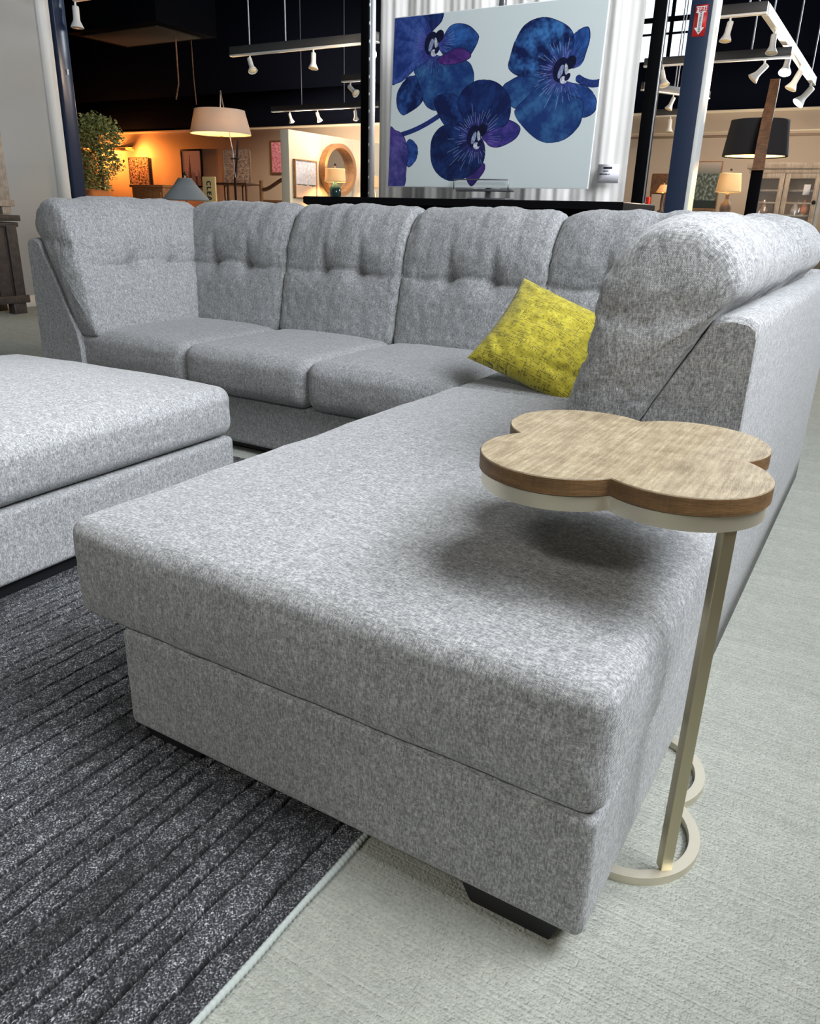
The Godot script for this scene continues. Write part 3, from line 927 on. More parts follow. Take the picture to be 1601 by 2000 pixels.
func build_rug() -> void:
	var r := thing("area_rug", "dark charcoal flecked rug with carved wavy grooves and pale bound edge", "rug")
	var x0 := -3.0; var x1 := -0.392; var z0 := -1.50; var z1 := 1.35
	var xs := PackedFloat32Array()
	var cx := x0
	while cx < x1 - 0.001:
		xs.append(cx)
		cx += 0.0014
	xs.append(x1)
	var dz := 0.013
	var nx := xs.size() - 1; var nz_ := int((z1 - z0) / dz)
	var f := FastNoiseLite.new(); f.seed = 3; f.frequency = 1.0
	var centers := PackedFloat32Array()
	var r2 := RandomNumberGenerator.new(); r2.seed = 12
	var x := x1 - 0.045
	while x > x0:
		centers.append(x)
		x -= r2.randf_range(0.038, 0.066)
	var verts := PackedVector3Array(); var nrms := PackedVector3Array(); var uvs := PackedVector2Array(); var cols := PackedColorArray(); var idx := PackedInt32Array()
	var hs := PackedFloat32Array()
	hs.resize((nx + 1) * (nz_ + 1))
	var groove_shade := PackedFloat32Array() # shade inside the grooves, painted into the vertex colours
	groove_shade.resize((nx + 1) * (nz_ + 1))
	for j in nz_ + 1:
		var zz := z0 + (z1 - z0) * j / nz_
		for i in nx + 1: hs[j * (nx + 1) + i] = 0.0165 + 0.0008 * f.get_noise_2d(xs[i] * 60, zz * 60)
		for c in centers.size():
			# carved by hand: each groove wanders, thins out and stops here and there
			var gx := centers[c] + 0.007 * f.get_noise_2d(c * 7.1, zz * 3.5) + 0.0035 * f.get_noise_2d(c * 3.3, zz * 22.0)
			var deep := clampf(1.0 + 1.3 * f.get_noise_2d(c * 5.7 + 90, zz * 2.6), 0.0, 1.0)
			var wide := 0.0027 + 0.0012 * f.get_noise_2d(c * 2.1, zz * 14.0)
			var ic := int(round((gx - x0) / 0.0014))
			for i in range(maxi(0, ic - 6), mini(nx, ic + 6) + 1):
				var d := (xs[i] - gx) / wide
				hs[j * (nx + 1) + i] -= 0.0110 * deep * exp(-pow(d, 6.0))
				groove_shade[j * (nx + 1) + i] = maxf(groove_shade[j * (nx + 1) + i], smoothstep(0.25, 0.5, deep) * exp(-pow(d * 0.8, 6.0)))
	for j in nz_ + 1:
		for i in nx + 1:
			var p := Vector3(xs[i], hs[j * (nx + 1) + i], z0 + (z1 - z0) * j / nz_)
			verts.append(p)
			uvs.append(Vector2(p.x, p.z))
			var hx := hs[j * (nx + 1) + mini(i + 1, nx)] - hs[j * (nx + 1) + maxi(i - 1, 0)]
			var hz := hs[mini(j + 1, nz_) * (nx + 1) + i] - hs[maxi(j - 1, 0) * (nx + 1) + i]
			nrms.append(Vector3(-hx / maxf(0.001, xs[mini(i + 1, nx)] - xs[maxi(i - 1, 0)]), 1.0, -hz / (2 * dz)).normalized())
			# streaky dye lots across the pile
			var dye := 0.60 + 0.42 * f.get_noise_2d(p.x * 9.0, p.z * 3.0) + 0.35 * f.get_noise_2d(p.x * 2.0 + 30, p.z * 2.0) + 0.25 * f.get_noise_2d(p.x * 26.0, p.z * 12.0 + 70)
			dye = clampf(dye, 0.24, 1.05) * 0.95
			dye = lerpf(dye, 0.04, groove_shade[j * (nx + 1) + i])  # painted groove shade takes the dye almost to black
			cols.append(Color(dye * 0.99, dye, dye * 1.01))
	for j in nz_:
		for i in nx:
			var a := j * (nx + 1) + i
			idx.append_array(PackedInt32Array([a, a + 1, a + nx + 2, a, a + nx + 2, a + nx + 1]))
	var arr := []
	arr.resize(Mesh.ARRAY_MAX)
	arr[Mesh.ARRAY_VERTEX] = verts; arr[Mesh.ARRAY_NORMAL] = nrms; arr[Mesh.ARRAY_TEX_UV] = uvs; arr[Mesh.ARRAY_COLOR] = cols; arr[Mesh.ARRAY_INDEX] = idx
	var am := ArrayMesh.new()
	am.add_surface_from_arrays(Mesh.PRIMITIVE_TRIANGLES, arr)
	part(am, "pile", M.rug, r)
	part(box(x1 - x0, 0.002, z1 - z0, 0.0), "backing", M.black_plastic, r, Vector3((x0 + x1) / 2, 0.0012, (z0 + z1) / 2))
	# overlocked edge: a cord with a bead for every stitch
	var path := []
	var rad := []
	var zz := z0
	while zz < z1:
		path.append(Vector3(x1 + 0.001 + 0.001 * sin(zz * 31.0), 0.0086, zz))
		rad.append(0.0074 if path.size() % 4 < 2 else 0.0060)
		zz += 0.0022
	part(tube(path, rad, 8), "bound_edge", M.binding, r).set_meta("label", "pale overlocked edge")

func build_pillow() -> void:
	var o := Node3D.new()
	var a := Vector3(0.93, -0.34, -0.065).normalized()
	var b := Vector3(0.223, 0.675, -0.70)
	b = (b - a * a.dot(b)).normalized()
	var t := Tris.new()
	var n := 40
	var f := FastNoiseLite.new(); f.seed = 8; f.frequency = 1.0
	var hw := 0.205; var hh := 0.185
	var grid := func(i: int, j: int, side: float) -> Vector3:
		var u := 2.0 * i / n - 1.0
		var v := 2.0 * j / n - 1.0
		var su := signf(u) * (1.0 - pow(1.0 - absf(u), 1.5)); var sv := signf(v) * (1.0 - pow(1.0 - absf(v), 1.5))
		var pinch := 1.0 - 0.10 * (1.0 - pow(su * sv, 2.0)) * (absf(su) if absf(su) > absf(sv) else absf(sv))
		var th := 0.095 * pow(maxf(0.0, (1.0 - su * su) * (1.0 - sv * sv)), 0.42)
		th += 0.006 * f.get_noise_2d(su * 3.0 + 5, sv * 3.0) * (1.0 - su * su) * (1.0 - sv * sv) * 2.0
		# gathers that run in from the corners, and a fold where the lower edge is pressed on the seat
		th += 0.008 * sin((su + sv) * 16.0) * exp(-pow(absf(su * sv) - 0.55, 2.0) / 0.03) * (1.0 - maxf(absf(su), absf(sv))) * 3.0
		th -= 0.03 * exp(-pow((sv + 0.72 - 0.25 * su) / 0.10, 2.0)) * clampf(su + 0.5, 0, 1) * (1.0 - absf(sv))
		return Vector3(su * hw * pinch, sv * hh * pinch, side * maxf(th, 0.0))
	for side in [-1.0, 1.0]:
		for i in n:
			for j in n:
				var p := [grid.call(i, j, side), grid.call(i + 1, j, side), grid.call(i + 1, j + 1, side), grid.call(i, j + 1, side)]
				var u := []
				for q in p: u.append(Vector2(q.x / (2 * hw) + 0.5, 0.5 - q.y / (2 * hh)))
				if side > 0: t.quad(p[0], p[1], p[2], p[3], u[0], u[1], u[2], u[3])
				else: t.quad(p[0], p[3], p[2], p[1], u[0], u[3], u[2], u[1])
	o.name = numbered(self, "throw_pillow")
	add_child(o)
	o.transform = Transform3D(Basis(a, b, a.cross(b)), Vector3(-0.785, 0.600, -1.70))
	tag(o, "chartreuse throw pillow with dark broken threads leaning in the sofa corner", "pillow")
	part(t.done(), "cover", M.pillow, o)

# ---------------------------------------------------------------- the display behind the sofa
func build_display() -> void:
	var c := thing("console_cabinet", "low black cabinet with moulded top standing behind the sofa back", "cabinet", Vector3(-1.735, 0, -2.92))
	part(box(1.62, 0.95, 0.40, 0.006), "body", M.black_wood, c, Vector3(0, 0.525, 0))
	part(box(1.56, 0.05, 0.36, 0.003), "plinth", M.black_wood, c, Vector3(0, 0.025, 0))
	var rings := []
	for l in [[0.995, 0.0], [1.01, 0.006], [1.022, 0.026], [1.032, 0.04], [1.036, 0.046], [1.064, 0.046], [1.068, 0.042]]:
		var a := PackedVector3Array()
		for k in [[-1, -1], [1, -1], [1, 1], [-1, 1]]: a.append(Vector3(k[0] * (0.815 + l[1]), l[0], k[1] * (0.205 + l[1])))
		rings.append(a)
	part(loft(rings, true, FLAT), "moulded_top", M.black_wood, c)
	# the print on its easel
	var e := thing("display_easel", "slim grey metal easel holding the orchid print on the black cabinet", "easel", Vector3(-1.66, 1.068, -3.0))
	part(softbox(Vector3(0.22, 0.012, 0.10), 0.003, 1), "base", M.steel, e, Vector3(0, 0.006, 0))
	part(box(0.028, 0.86, 0.012, 0.002), "stem", M.steel, e, Vector3(0, 0.44, 0.004), Vector3(-3, 0, 0))
	part(tube([Vector3(-0.17, 0.052, 0.035), Vector3(-0.17, 0.052, 0.078), Vector3(-0.17, 0.095, 0.080), Vector3(0.13, 0.095, 0.080), Vector3(0.13, 0.052, 0.078), Vector3(0.13, 0.052, 0.035)], 0.0035, 8), "ledge_wire", M.steel, e)
	part(box(0.30, 0.012, 0.05, 0.002), "ledge", M.steel, e, Vector3(-0.02, 0.048, 0.03))
	part(box(0.03, 0.05, 0.03, 0.004), "top_clip", M.steel, e, Vector3(0, 0.862, -0.012))
	var p := thing("orchid_print", "large glossy print of blue and purple orchids on white, propped on the easel", "print", Vector3(-1.688, 1.126, -2.945))
	p.rotation_degrees.x = -3.0
	part(box(1.108, 0.785, 0.008, 0.001), "panel", M.acrylic, p, Vector3(0, 0.3925, 0))
	part(sheet(1.10, 0.778), "printed_face", M.orchid, p, Vector3(0, 0.3925, 0.0047))
	# curtain hung in a black slotted frame
	var f := thing("curtain_stand", "tall black slotted metal stand holding the white curtain", "stand", Vector3(-1.775, 0, -3.23))
	part(box(0.056, 3.0, 0.05, 0.003), "post", M.black_metal, f, Vector3(-0.798, 1.5, 0))
	part(box(0.056, 3.0, 0.05, 0.003), "post", M.black_metal, f, Vector3(0.80, 1.5, 0))
	part(box(1.54, 0.05, 0.05, 0.003), "crossbar", M.black_metal, f, Vector3(0, 2.90, 0))
	part(box(0.010, 3.0, 0.054, 0.002), "slotted_strip", M.steel, f, Vector3(-0.766, 1.5, 0.0))
	for k in 16: part(box(0.007, 0.016, 0.003, 0.0), "slot", M.white_paint, f, Vector3(-0.7655, 1.10 + k * 0.085, 0.0278))
	part(box(0.005, 3.0, 0.010, 0.001), "edge_strip", M.steel, f, Vector3(0.8305, 1.5, 0.022))
	for x in [-0.798, 0.80]: part(box(0.10, 0.02, 0.10, 0.003), "foot", M.black_metal, f, Vector3(x, 0.011, 0))
	var cu := thing("curtain", "white pleated sheer curtain hanging behind the orchid print", "curtain", Vector3(-1.785, 0.35, -3.235))
	var t := Tris.new()
	var n := 260
	var fold := func(i: int) -> float:
		var x := float(i) / n
		return 0.004 * sin(x * 82.0 + 2.2 * sin(x * 9.0)) + 0.008 * sin(x * 31.0 + 2.0 * sin(x * 5.0)) + 0.0015 * sin(x * 210.0)
	for layer in [0.0, -0.003]:
		for i in n:
			for j in 8:
				var y0 := 2.52 * j / 8.0; var y1 := 2.52 * (j + 1) / 8.0
				var xa := -0.705 + 1.44 * i / n; var xb := -0.705 + 1.44 * (i + 1) / n
				var za: float = fold.call(i) + layer; var zb: float = fold.call(i + 1) + layer
				t.quad(Vector3(xa, y0, za), Vector3(xb, y0, zb), Vector3(xb, y1, zb), Vector3(xa, y1, za), Vector2(xa, y0), Vector2(xb, y0), Vector2(xb, y1), Vector2(xa, y1), int(layer * -1000))
	part(t.done(), "cloth", M.curtain, cu)
	var tagcard := thing("price_card", "small white price card hung beside the orchid print", "card", Vector3(-1.126, 1.204, -3.19))
	part(box(0.108, 0.084, 0.003, 0.0), "card", M.paper, tagcard)
	part(box(0.044, 0.009, 0.001, 0.0), "printed_line", M.ink, tagcard, Vector3(-0.004, 0.026, 0.0019))
	part(box(0.026, 0.004, 0.001, 0.0), "printed_line", M.ink_pale, tagcard, Vector3(-0.012, 0.012, 0.0019))
	part(box(0.036, 0.007, 0.001, 0.0), "printed_line", M.ink_pale, tagcard, Vector3(-0.024, -0.002, 0.0019))
	part(box(0.02, 0.003, 0.001, 0.0), "printed_line", M.ink_pale, tagcard, Vector3(0.0, -0.002, 0.0019))

# ---------------------------------------------------------------- lamps, tracks and furniture further off
func spot_head(parent: Node3D, at: Vector3, aim: Vector3, lit: bool, size := 1.0) -> void:
	# a white reflector spot on a short stem below the rail
	part(tube([at, at + Vector3(0, -0.05 * size, 0)], 0.008 * size, 8), "stem", M.white_paint, parent)
	var d := aim.normalized()
	var side := d.cross(Vector3.UP).normalized() if absf(d.y) < 0.95 else Vector3.RIGHT
	var body := part(lathe([[0.004, -0.06], [0.022, -0.06], [0.024, -0.05], [0.024, 0.02], [0.026, 0.035], [0.046, 0.075], [0.048, 0.082], [0.044, 0.084], [0.034, 0.06]], 20, false), "spot_head", M.white_paint, parent)
	body.transform = Transform3D(Basis(side, d, side.cross(d)).scaled(Vector3.ONE * size), at + Vector3(0, -0.06 * size, 0) + d * 0.03 * size)
	part(lathe([[0.002, 0.055], [0.024, 0.06], [0.040, 0.074], [0.036, 0.080], [0.018, 0.085], [0.002, 0.086]], 20), "bulb", M.bulb_lit if lit else M.bulb_off, body)
	if lit: lamp(body, Vector3(0, 0.12, 0), Color(1.0, 0.89, 0.77), 1.1, 0.03)

func track(label: String, a: Vector3, b: Vector3, heads: Array, rods: Array, dark := true) -> Node3D:
	var o := thing("track_light", label, "track light", a)
	var d := b - a
	var m := box(d.length(), 0.075, 0.045, 0.004)
	var yaw := rad_to_deg(atan2(-d.z, d.x))
	part(m, "rail", M.track_grey if dark else M.white_paint, o, d / 2 + Vector3(0, 0.03, 0), Vector3(0, yaw, 0))
	part(box(d.length(), 0.016, 0.050, 0.002), "rail_lip", M.white_paint, o, d / 2 + Vector3(0, -0.014, 0), Vector3(0, yaw, 0))
	for r in rods: part(tube([d * r + Vector3(0, 0.06, 0), d * r + Vector3(0, 5.59 - a.y, 0)], 0.008, 8), "hanging_rod", M.steel, o)
	for h in heads: spot_head(o, d * h[0] + Vector3(0, -0.02, 0), h[1], h[2], h[3] if h.size() > 3 else 1.0)
	return o

func stand_table(called: String, label: String, at: Vector3, size: Vector3, m: Material) -> void:
	# top, apron and four legs; stands below what the sofa hides
	var o := thing(called, label, "table", at)
	part(box(size.x, 0.035, size.z, 0.004), "table_top", m, o, Vector3(0, size.y - 0.0175, 0))
	part(box(size.x - 0.06, 0.08, size.z - 0.06, 0.003), "apron", m, o, Vector3(0, size.y - 0.075, 0))
	for x in [-1, 1]:
		for z in [-1, 1]: part(box(0.045, size.y - 0.035, 0.045, 0.003), "leg", m, o, Vector3(x * (size.x / 2 - 0.04), (size.y - 0.035) / 2, z * (size.z / 2 - 0.04)))

func table_lamp(label: String, at: Vector3, profile: Array, m: Material, shade: Array, shade_mat: Material, power: float, tint := Color(1.0, 0.78, 0.5)) -> void:
	var o := thing("table_lamp", label, "lamp", at)
	part(lathe(profile, 28), "base", m, o)
	var top: float = profile[profile.size() - 1][1]
	part(tube([Vector3(0, top, 0), Vector3(0, shade[3] + shade[2] + 0.02, 0)], 0.006, 8), "stem", M.brass, o)
	part(shade_mesh(shade[0], shade[1], shade[2]), "lamp_shade", shade_mat, o, Vector3(0, shade[3], 0))
	part(lathe([[0.002, -0.012], [0.011, -0.004], [0.013, 0.006], [0.008, 0.016], [0.002, 0.02]], 12), "finial", M.dark_metal, o, Vector3(0, shade[3] + shade[2] + 0.026, 0))
	if power > 0.0:
		var b := part(lathe([[0.004, -0.05], [0.02, -0.03], [0.03, 0.0], [0.022, 0.028], [0.004, 0.036]], 16), "bulb", M.bulb_warm, o, Vector3(0, shade[3] + shade[2] * 0.5, 0.012))
		lamp(b, Vector3.ZERO, tint, power, 0.03)

func frame_picture(label: String, at: Vector3, w: float, h: float, print_mat: Material, frame_mat: Material, turn := 0.0, edge := 0.02) -> void:
	var o := thing("framed_picture", label, "picture", at, turn)
	part(box(w, h, 0.02, 0.001), "backing", M.paper, o)
	part(sheet(w - edge, h - edge), "print", print_mat, o, Vector3(0, 0, 0.0115))
	for s in [-1, 1]:
		part(box(w + edge, edge, 0.034, 0.002), "frame_rail", frame_mat, o, Vector3(0, s * h / 2, 0.003))
		part(box(edge, h + edge * 0.9, 0.0335, 0.002), "frame_rail", frame_mat, o, Vector3(s * w / 2, 0, 0.003))

func build_left_side() -> void:
	var c := thing("sideboard", "dark brown plank-front sideboard against the grey partition wall", "cabinet", Vector3(-7.12, 0, -3.14))
	part(box(0.40, 0.66, 1.40, 0.004), "body", M.dark_wood, c, Vector3(0, 0.46, 0))
	part(box(0.46, 0.05, 1.48, 0.006), "top", M.dark_wood, c, Vector3(0, 0.857, 0))
	part(box(0.43, 0.04, 1.44, 0.006), "top_moulding", M.dark_wood, c, Vector3(0, 0.80, 0))
	for k in 9: part(box(0.018, 0.60, 0.118, 0.004), "plank", M.dark_wood, c, Vector3(0.206, 0.45, -0.50 + k * 0.125))
	part(box(0.025, 0.70, 0.10, 0.004), "corner_post", M.dark_wood, c, Vector3(0.21, 0.45, -0.64))
	part(box(0.035, 0.07, 1.44, 0.004), "bottom_rail", M.dark_wood, c, Vector3(0.215, 0.135, 0))
	for z in [-0.62, 0.62]: for x in [-0.14, 0.17]: part(box(0.09, 0.12, 0.13, 0.004), "leg", M.dark_wood, c, Vector3(x, 0.0605, z))
	var m := thing("cabinet_mirror", "pale grey wooden framed mirror standing on the dark sideboard", "mirror", Vector3(-7.20, 0.883, -3.38))
	part(box(0.05, 0.07, 0.09, 0.004), "foot", M.grey_wood, m, Vector3(0.02, 0.036, -0.55))
	part(box(0.05, 0.07, 0.09, 0.004), "foot", M.grey_wood, m, Vector3(0.02, 0.036, 0.55))
	part(box(0.08, 0.06, 1.26, 0.004), "bottom_rail", M.grey_wood, m, Vector3(0.02, 0.10, 0))
	for z in [-0.56, 0.56]: part(box(0.04, 0.95, 0.10, 0.004), "side_rail", M.grey_wood, m, Vector3(0.01, 0.60, z))
	part(box(0.04, 0.10, 1.22, 0.004), "top_rail", M.grey_wood, m, Vector3(0.01, 1.12, 0))
	part(box(0.012, 0.95, 1.04, 0.001), "glass", M.mirror, m, Vector3(0.0, 0.60, 0))
	var p := thing("navy_post", "slim navy painted post beside the white wall trim", "post", Vector3(-7.42, 0, -4.905))
	part(box(0.16, 5.58, 0.135, 0.004), "shaft", M.navy_gloss, p, Vector3(0, 2.791, 0))
	part(box(0.012, 0.05, 0.02, 0.002), "switch_plate", M.white_paint, p, Vector3(0.086, 2.22, -0.01))

func build_tree() -> void:
	var o := thing("topiary_tree", "small artificial topiary tree with three leafy green clusters", "plant", Vector3(-8.62, 0, -6.2))
	part(lathe([[0.13, 0.0], [0.17, 0.04], [0.19, 0.30], [0.20, 0.34], [0.185, 0.34], [0.17, 0.30]], 24), "pot", M.terracotta, o, Vector3(0, 0.001, 0))
	part(lathe([[0.002, 0.0], [0.17, 0.0], [0.16, 0.012], [0.002, 0.02]], 20), "soil", M.bark, o, Vector3(0, 0.29, 0))
	part(tube([Vector3(0, 0.29, 0), Vector3(0.03, 0.7, 0.01), Vector3(0.02, 1.1, 0), Vector3(0.05, 1.5, 0.01), Vector3(0.03, 1.85, 0)], [0.028, 0.024, 0.022, 0.018, 0.01], 10), "trunk", M.bark, o)
	var r := RandomNumberGenerator.new(); r.seed = 21
	for cl in [[Vector3(0.0, 1.80, 0), Vector3(0.34, 0.25, 0.3), 1500], [Vector3(0.06, 1.47, 0.02), Vector3(0.28, 0.20, 0.26), 900], [Vector3(-0.18, 1.20, 0.03), Vector3(0.27, 0.17, 0.25), 850]]:
		var t := Tris.new()
		for k in cl[2]:
			var d := Vector3(r.randfn(), r.randfn(), r.randfn()).normalized() * pow(r.randf(), 0.28) * r.randf_range(0.85, 1.08)
			var c: Vector3 = cl[0] + d * cl[1]
			var a := Vector3(r.randfn(), r.randfn() * 0.6 - 0.1, r.randfn()).normalized()
			var s := a.cross(Vector3(r.randfn(), r.randfn(), r.randfn()).normalized()).normalized()
			var l := r.randf_range(0.030, 0.056)
			var nn := a.cross(s) * l * 0.18
			var u := Vector2(r.randf(), r.randf())
			var tip := c + a * l; var l1 := c + a * l * 0.45 + s * l * 0.30 + nn; var l2 := c + a * l * 0.45 - s * l * 0.30 + nn
			t.tri(c, l1, tip, u, u, u, FLAT)
			t.tri(c, tip, l2, u, u, u, FLAT)
		var fo := part(t.done(), "foliage", M.leaf, o)
		fo.set_meta("kind", "stuff")

func arc_lamps() -> void:
	# white drum lamp hung from a thin bent arm
	var o := thing("arc_floor_lamp", "floor lamp with white drum shade hung from a thin dark bent arm", "lamp", Vector3(-6.62, 0, -6.5))
	part(lathe([[0.002, 0.0], [0.15, 0.0], [0.155, 0.012], [0.15, 0.025], [0.002, 0.03]], 28), "base", M.dark_metal, o, Vector3(0, 0.001, 0))
	part(tube([Vector3(0, 0.02, 0), Vector3(-0.03, 0.9, 0), Vector3(-0.03, 1.30, 0), Vector3(0.02, 1.55, 0), Vector3(0.04, 1.72, 0)], 0.014, 10), "pole", M.dark_metal, o)
	part(softbox(Vector3(0.10, 0.022, 0.03), 0.006, 2), "clamp", M.dark_metal, o, Vector3(-0.01, 1.53, 0))
	part(tube([Vector3(-0.01, 1.33, 0.01), Vector3(-0.03, 1.6, 0.01), Vector3(-0.09, 1.9, 0.012), Vector3(-0.15, 2.12, 0.012), Vector3(-0.172, 2.23, 0.01)], 0.007, 8), "arm", M.steel, o)
	part(tube([Vector3(-0.172, 2.23, 0.01), Vector3(-0.19, 2.13, 0.0), Vector3(-0.20, 2.03, 0.0)], 0.007, 8), "hook", M.steel, o)
	part(shade_mesh(0.345, 0.285, 0.25), "lamp_shade", M.shade_white, o, Vector3(-0.21, 1.785, 0))
	part(lathe([[0.002, -0.02], [0.015, -0.012], [0.018, 0.0], [0.01, 0.012], [0.002, 0.016]], 12), "finial", M.gold, o, Vector3(-0.21, 1.765, 0.0))
	part(tube([Vector3(-0.21, 1.77, 0), Vector3(-0.20, 2.03, 0)], 0.005, 8), "stem", M.steel, o)
	var b := part(lathe([[0.004, -0.05], [0.02, -0.03], [0.03, 0.0], [0.022, 0.028], [0.004, 0.036]], 16), "bulb", M.bulb_warm, o, Vector3(-0.21, 1.88, 0.02))
	lamp(b, Vector3.ZERO, Color(1.0, 0.82, 0.56), 0.55, 0.03)
	# black drum lamp on a wooden bow
	var w := thing("arc_floor_lamp", "floor lamp with black drum shade on a bowed wooden arm", "lamp", Vector3(-0.80, 0, -5.45))
	part(lathe([[0.002, 0.0], [0.17, 0.0], [0.172, 0.015], [0.165, 0.03], [0.002, 0.032]], 32), "base", M.black_metal, w, Vector3(0, 0.001, 0))
	part(box(0.076, 1.32, 0.03, 0.004), "pole", M.black_metal, w, Vector3(-0.005, 0.69, 0))
	var rings := []
	for k in 15:
		var s := k / 14.0
		var y := 1.34 + 0.61 * s
		var back := 0.02 - 0.30 * pow(s, 2.4)
		var x := 0.0 - 0.02 * s * s - 0.015 * pow(s, 6)
		if s > 0.9: y -= (s - 0.9) * 0.1
		var hw := 0.037 - 0.006 * s
		var ring := PackedVector3Array()
		for c in [[-1, -1], [1, -1], [1, 1], [-1, 1]]: ring.append(Vector3(x + c[0] * hw, y, back + c[1] * 0.013))
		rings.append(ring)
	part(loft(rings, true, FLAT), "wooden_arm", M.walnut, w)
	part(tube([Vector3(-0.06, 1.88, -0.27), Vector3(-0.08, 1.68, -0.27)], 0.003, 6), "cord", M.black_metal, w)
	part(shade_mesh(0.222, 0.196, 0.235), "lamp_shade", M.shade_black, w, Vector3(-0.085, 1.445, -0.27))
	part(lathe([[0.205, 0.0], [0.184, 0.205]], 40, false), "shade_lining", M.shade_lining, w, Vector3(-0.085, 1.452, -0.27))
	var b2 := part(lathe([[0.004, -0.05], [0.02, -0.03], [0.03, 0.0], [0.022, 0.028], [0.004, 0.036]], 16), "bulb", M.bulb_warm, w, Vector3(-0.085, 1.57, -0.27))
	lamp(b2, Vector3.ZERO, Color(1.0, 0.80, 0.52), 0.5, 0.03)

func build_far() -> void:
	# free-standing display partition with its boards, canvas and mirror
	var p := thing("display_partition", "cream painted display partition of upright boards with canvas and oval mirror", "partition", Vector3(-5.05, 0, -6.55))
	for s in [[-5.485, -6.004], [-6.012, -6.523], [-6.531, -7.10], [-7.108, -7.62]]:
		part(box(0.10, 1.70, s[0] - s[1], 0.004), "board", M.cream, p, Vector3(0, 0.852, (s[0] + s[1]) / 2 + 6.55))
	part(box(0.14, 0.04, 2.10, 0.003), "foot_rail", M.cream, p, Vector3(0, 0.021, 0))
	frame_picture("pale cloudy landscape canvas hung on the cream partition", Vector3(-4.989, 1.28, -5.71), 0.33, 0.335, picture_material("cloud"), M.oak, 90, 0.012)
	var m := thing("oval_mirror", "deep oak framed oval mirror hung on the cream partition", "mirror", Vector3(-4.96, 1.388, -6.215), 90)
	var outer := PackedVector2Array(); var inner := PackedVector2Array(); var glass := PackedVector2Array()
	for k in 56:
		var a := TAU * k / 56
		outer.append(Vector2(cos(a) * 0.275, sin(a) * 0.248))
		inner.append(Vector2(cos(a) * 0.235, sin(a) * 0.208))
		glass.append(Vector2(cos(a) * 0.24, sin(a) * 0.213))
	part(ring_band(outer, inner, 0.07), "wooden_ring", M.oak, m, Vector3(0, 0, -0.03), Vector3(90, 0, 0))
	part(prism(glass, 0.006), "glass", M.mirror, m, Vector3(0, 0, -0.026), Vector3(90, 0, 0))
	stand_table("lamp_table", "brown wooden table carrying a cream lamp beside the cream partition", Vector3(-4.74, 0, -6.0), Vector3(0.36, 1.05, 0.36), M.walnut)
	table_lamp("table lamp with cream shade and dark glass base before the oval mirror", Vector3(-4.78, 1.051, -5.92), [[0.05, 0.0], [0.055, 0.02], [0.04, 0.04], [0.062, 0.10], [0.055, 0.16], [0.02, 0.20], [0.012, 0.215]], M.dark_glass, [0.105, 0.098, 0.125, 0.212], M.shade_cream, 0.22)
	stand_table("lamp_table", "oak wooden table carrying a small amber lamp beside the cream partition", Vector3(-4.78, 0, -6.86), Vector3(0.3, 1.05, 0.36), M.oak)
	table_lamp("small table lamp with amber shade beside the cream partition", Vector3(-4.86, 1.051, -6.72), [[0.05, 0.0], [0.055, 0.02], [0.03, 0.06], [0.035, 0.12], [0.012, 0.18]], M.brass, [0.07, 0.06, 0.12, 0.19], M.shade_cream, 0.12)
	# pictures on the far wall
	frame_picture("brown and black abstract print hung on the far beige wall", Vector3(-14.54, 1.68, -11.965), 0.62, 0.57, picture_material("abstract"), M.dark_wood, 0, 0.01)
	frame_picture("rosy city skyline print in black frame on the far wall", Vector3(-12.93, 1.745, -11.965), 0.56, 0.70, picture_material("city"), M.black_wood, 0, 0.035)
	frame_picture("muted abstract leaf print hung on the far beige wall", Vector3(-11.67, 1.765, -11.965), 0.71, 0.63, picture_material("leaves"), M.taupe, 0, 0.02)
	frame_picture("pink abstract print in thin brown frame on the far wall", Vector3(-10.50, 1.935, -11.965), 0.52, 0.565, picture_material("pink"), M.walnut, 0, 0.03)
	frame_picture("misty forest print leaning tall on the far wall behind lamp", Vector3(-2.50, 1.49, -11.96), 0.36, 0.64, picture_material("forest"), M.oak, 0, 0.012)
	# warm wall lamp bar
	var wl := thing("wall_lamp", "long amber glowing wall lamp bar on the far beige wall", "lamp", Vector3(-14.6, 2.10, -11.70))
	part(box(1.9, 0.03, 0.05, 0.004), "rail", M.brass, wl, Vector3(-0.7, 0.06, 0))
	part(box(0.05, 0.10, 0.29, 0.004), "bracket", M.brass, wl, Vector3(-0.5, 0.06, -0.15))
	for x in [-1.25, -0.75, 0.12]:
		var gl := part(lathe([[0.004, -0.12], [0.03, -0.10], [0.036, 0.0], [0.03, 0.10], [0.004, 0.12]], 16), "bulb", M.amber, wl, Vector3(x, 0.01, 0), Vector3(0, 0, 78))
		lamp(gl, Vector3.ZERO, Color(1.0, 0.56, 0.24), 0.8, 0.04)
	# furniture whose tops show above the sofa
	var d := thing("writing_desk", "dark brown open metal and wood desk by the far wall", "desk", Vector3(-8.98, 0, -9.0))
	part(box(0.82, 0.03, 0.40, 0.003), "desk_top", M.walnut, d, Vector3(0, 1.345, 0))
	for x in [-0.38, 0.0, 0.38]: for z in [-0.17, 0.17]: part(box(0.028, 1.33, 0.028, 0.002), "leg", M.walnut, d, Vector3(x, 0.666, z))
	part(box(0.78, 0.025, 0.36, 0.002), "shelf", M.walnut, d, Vector3(0, 0.45, 0))
	var hb := thing("headboard", "curved dark wood headboard with tan post by the cream partition", "headboard", Vector3(-8.2, 0, -9.0))
	part(tube([Vector3(-0.24, 0.001, 0), Vector3(-0.24, 1.40, 0)], 0.035, 12), "post", M.oak, hb)
	part(tube([Vector3(0.42, 0.001, 0), Vector3(0.42, 1.44, 0)], 0.035, 12), "post", M.oak, hb)
	var bow := []
	for k in 13:
		var s := k / 12.0
		bow.append(Vector3(lerpf(-0.22, 0.42, s), 1.27 + 0.17 * smoothstep(0.0, 0.8, s), 0))
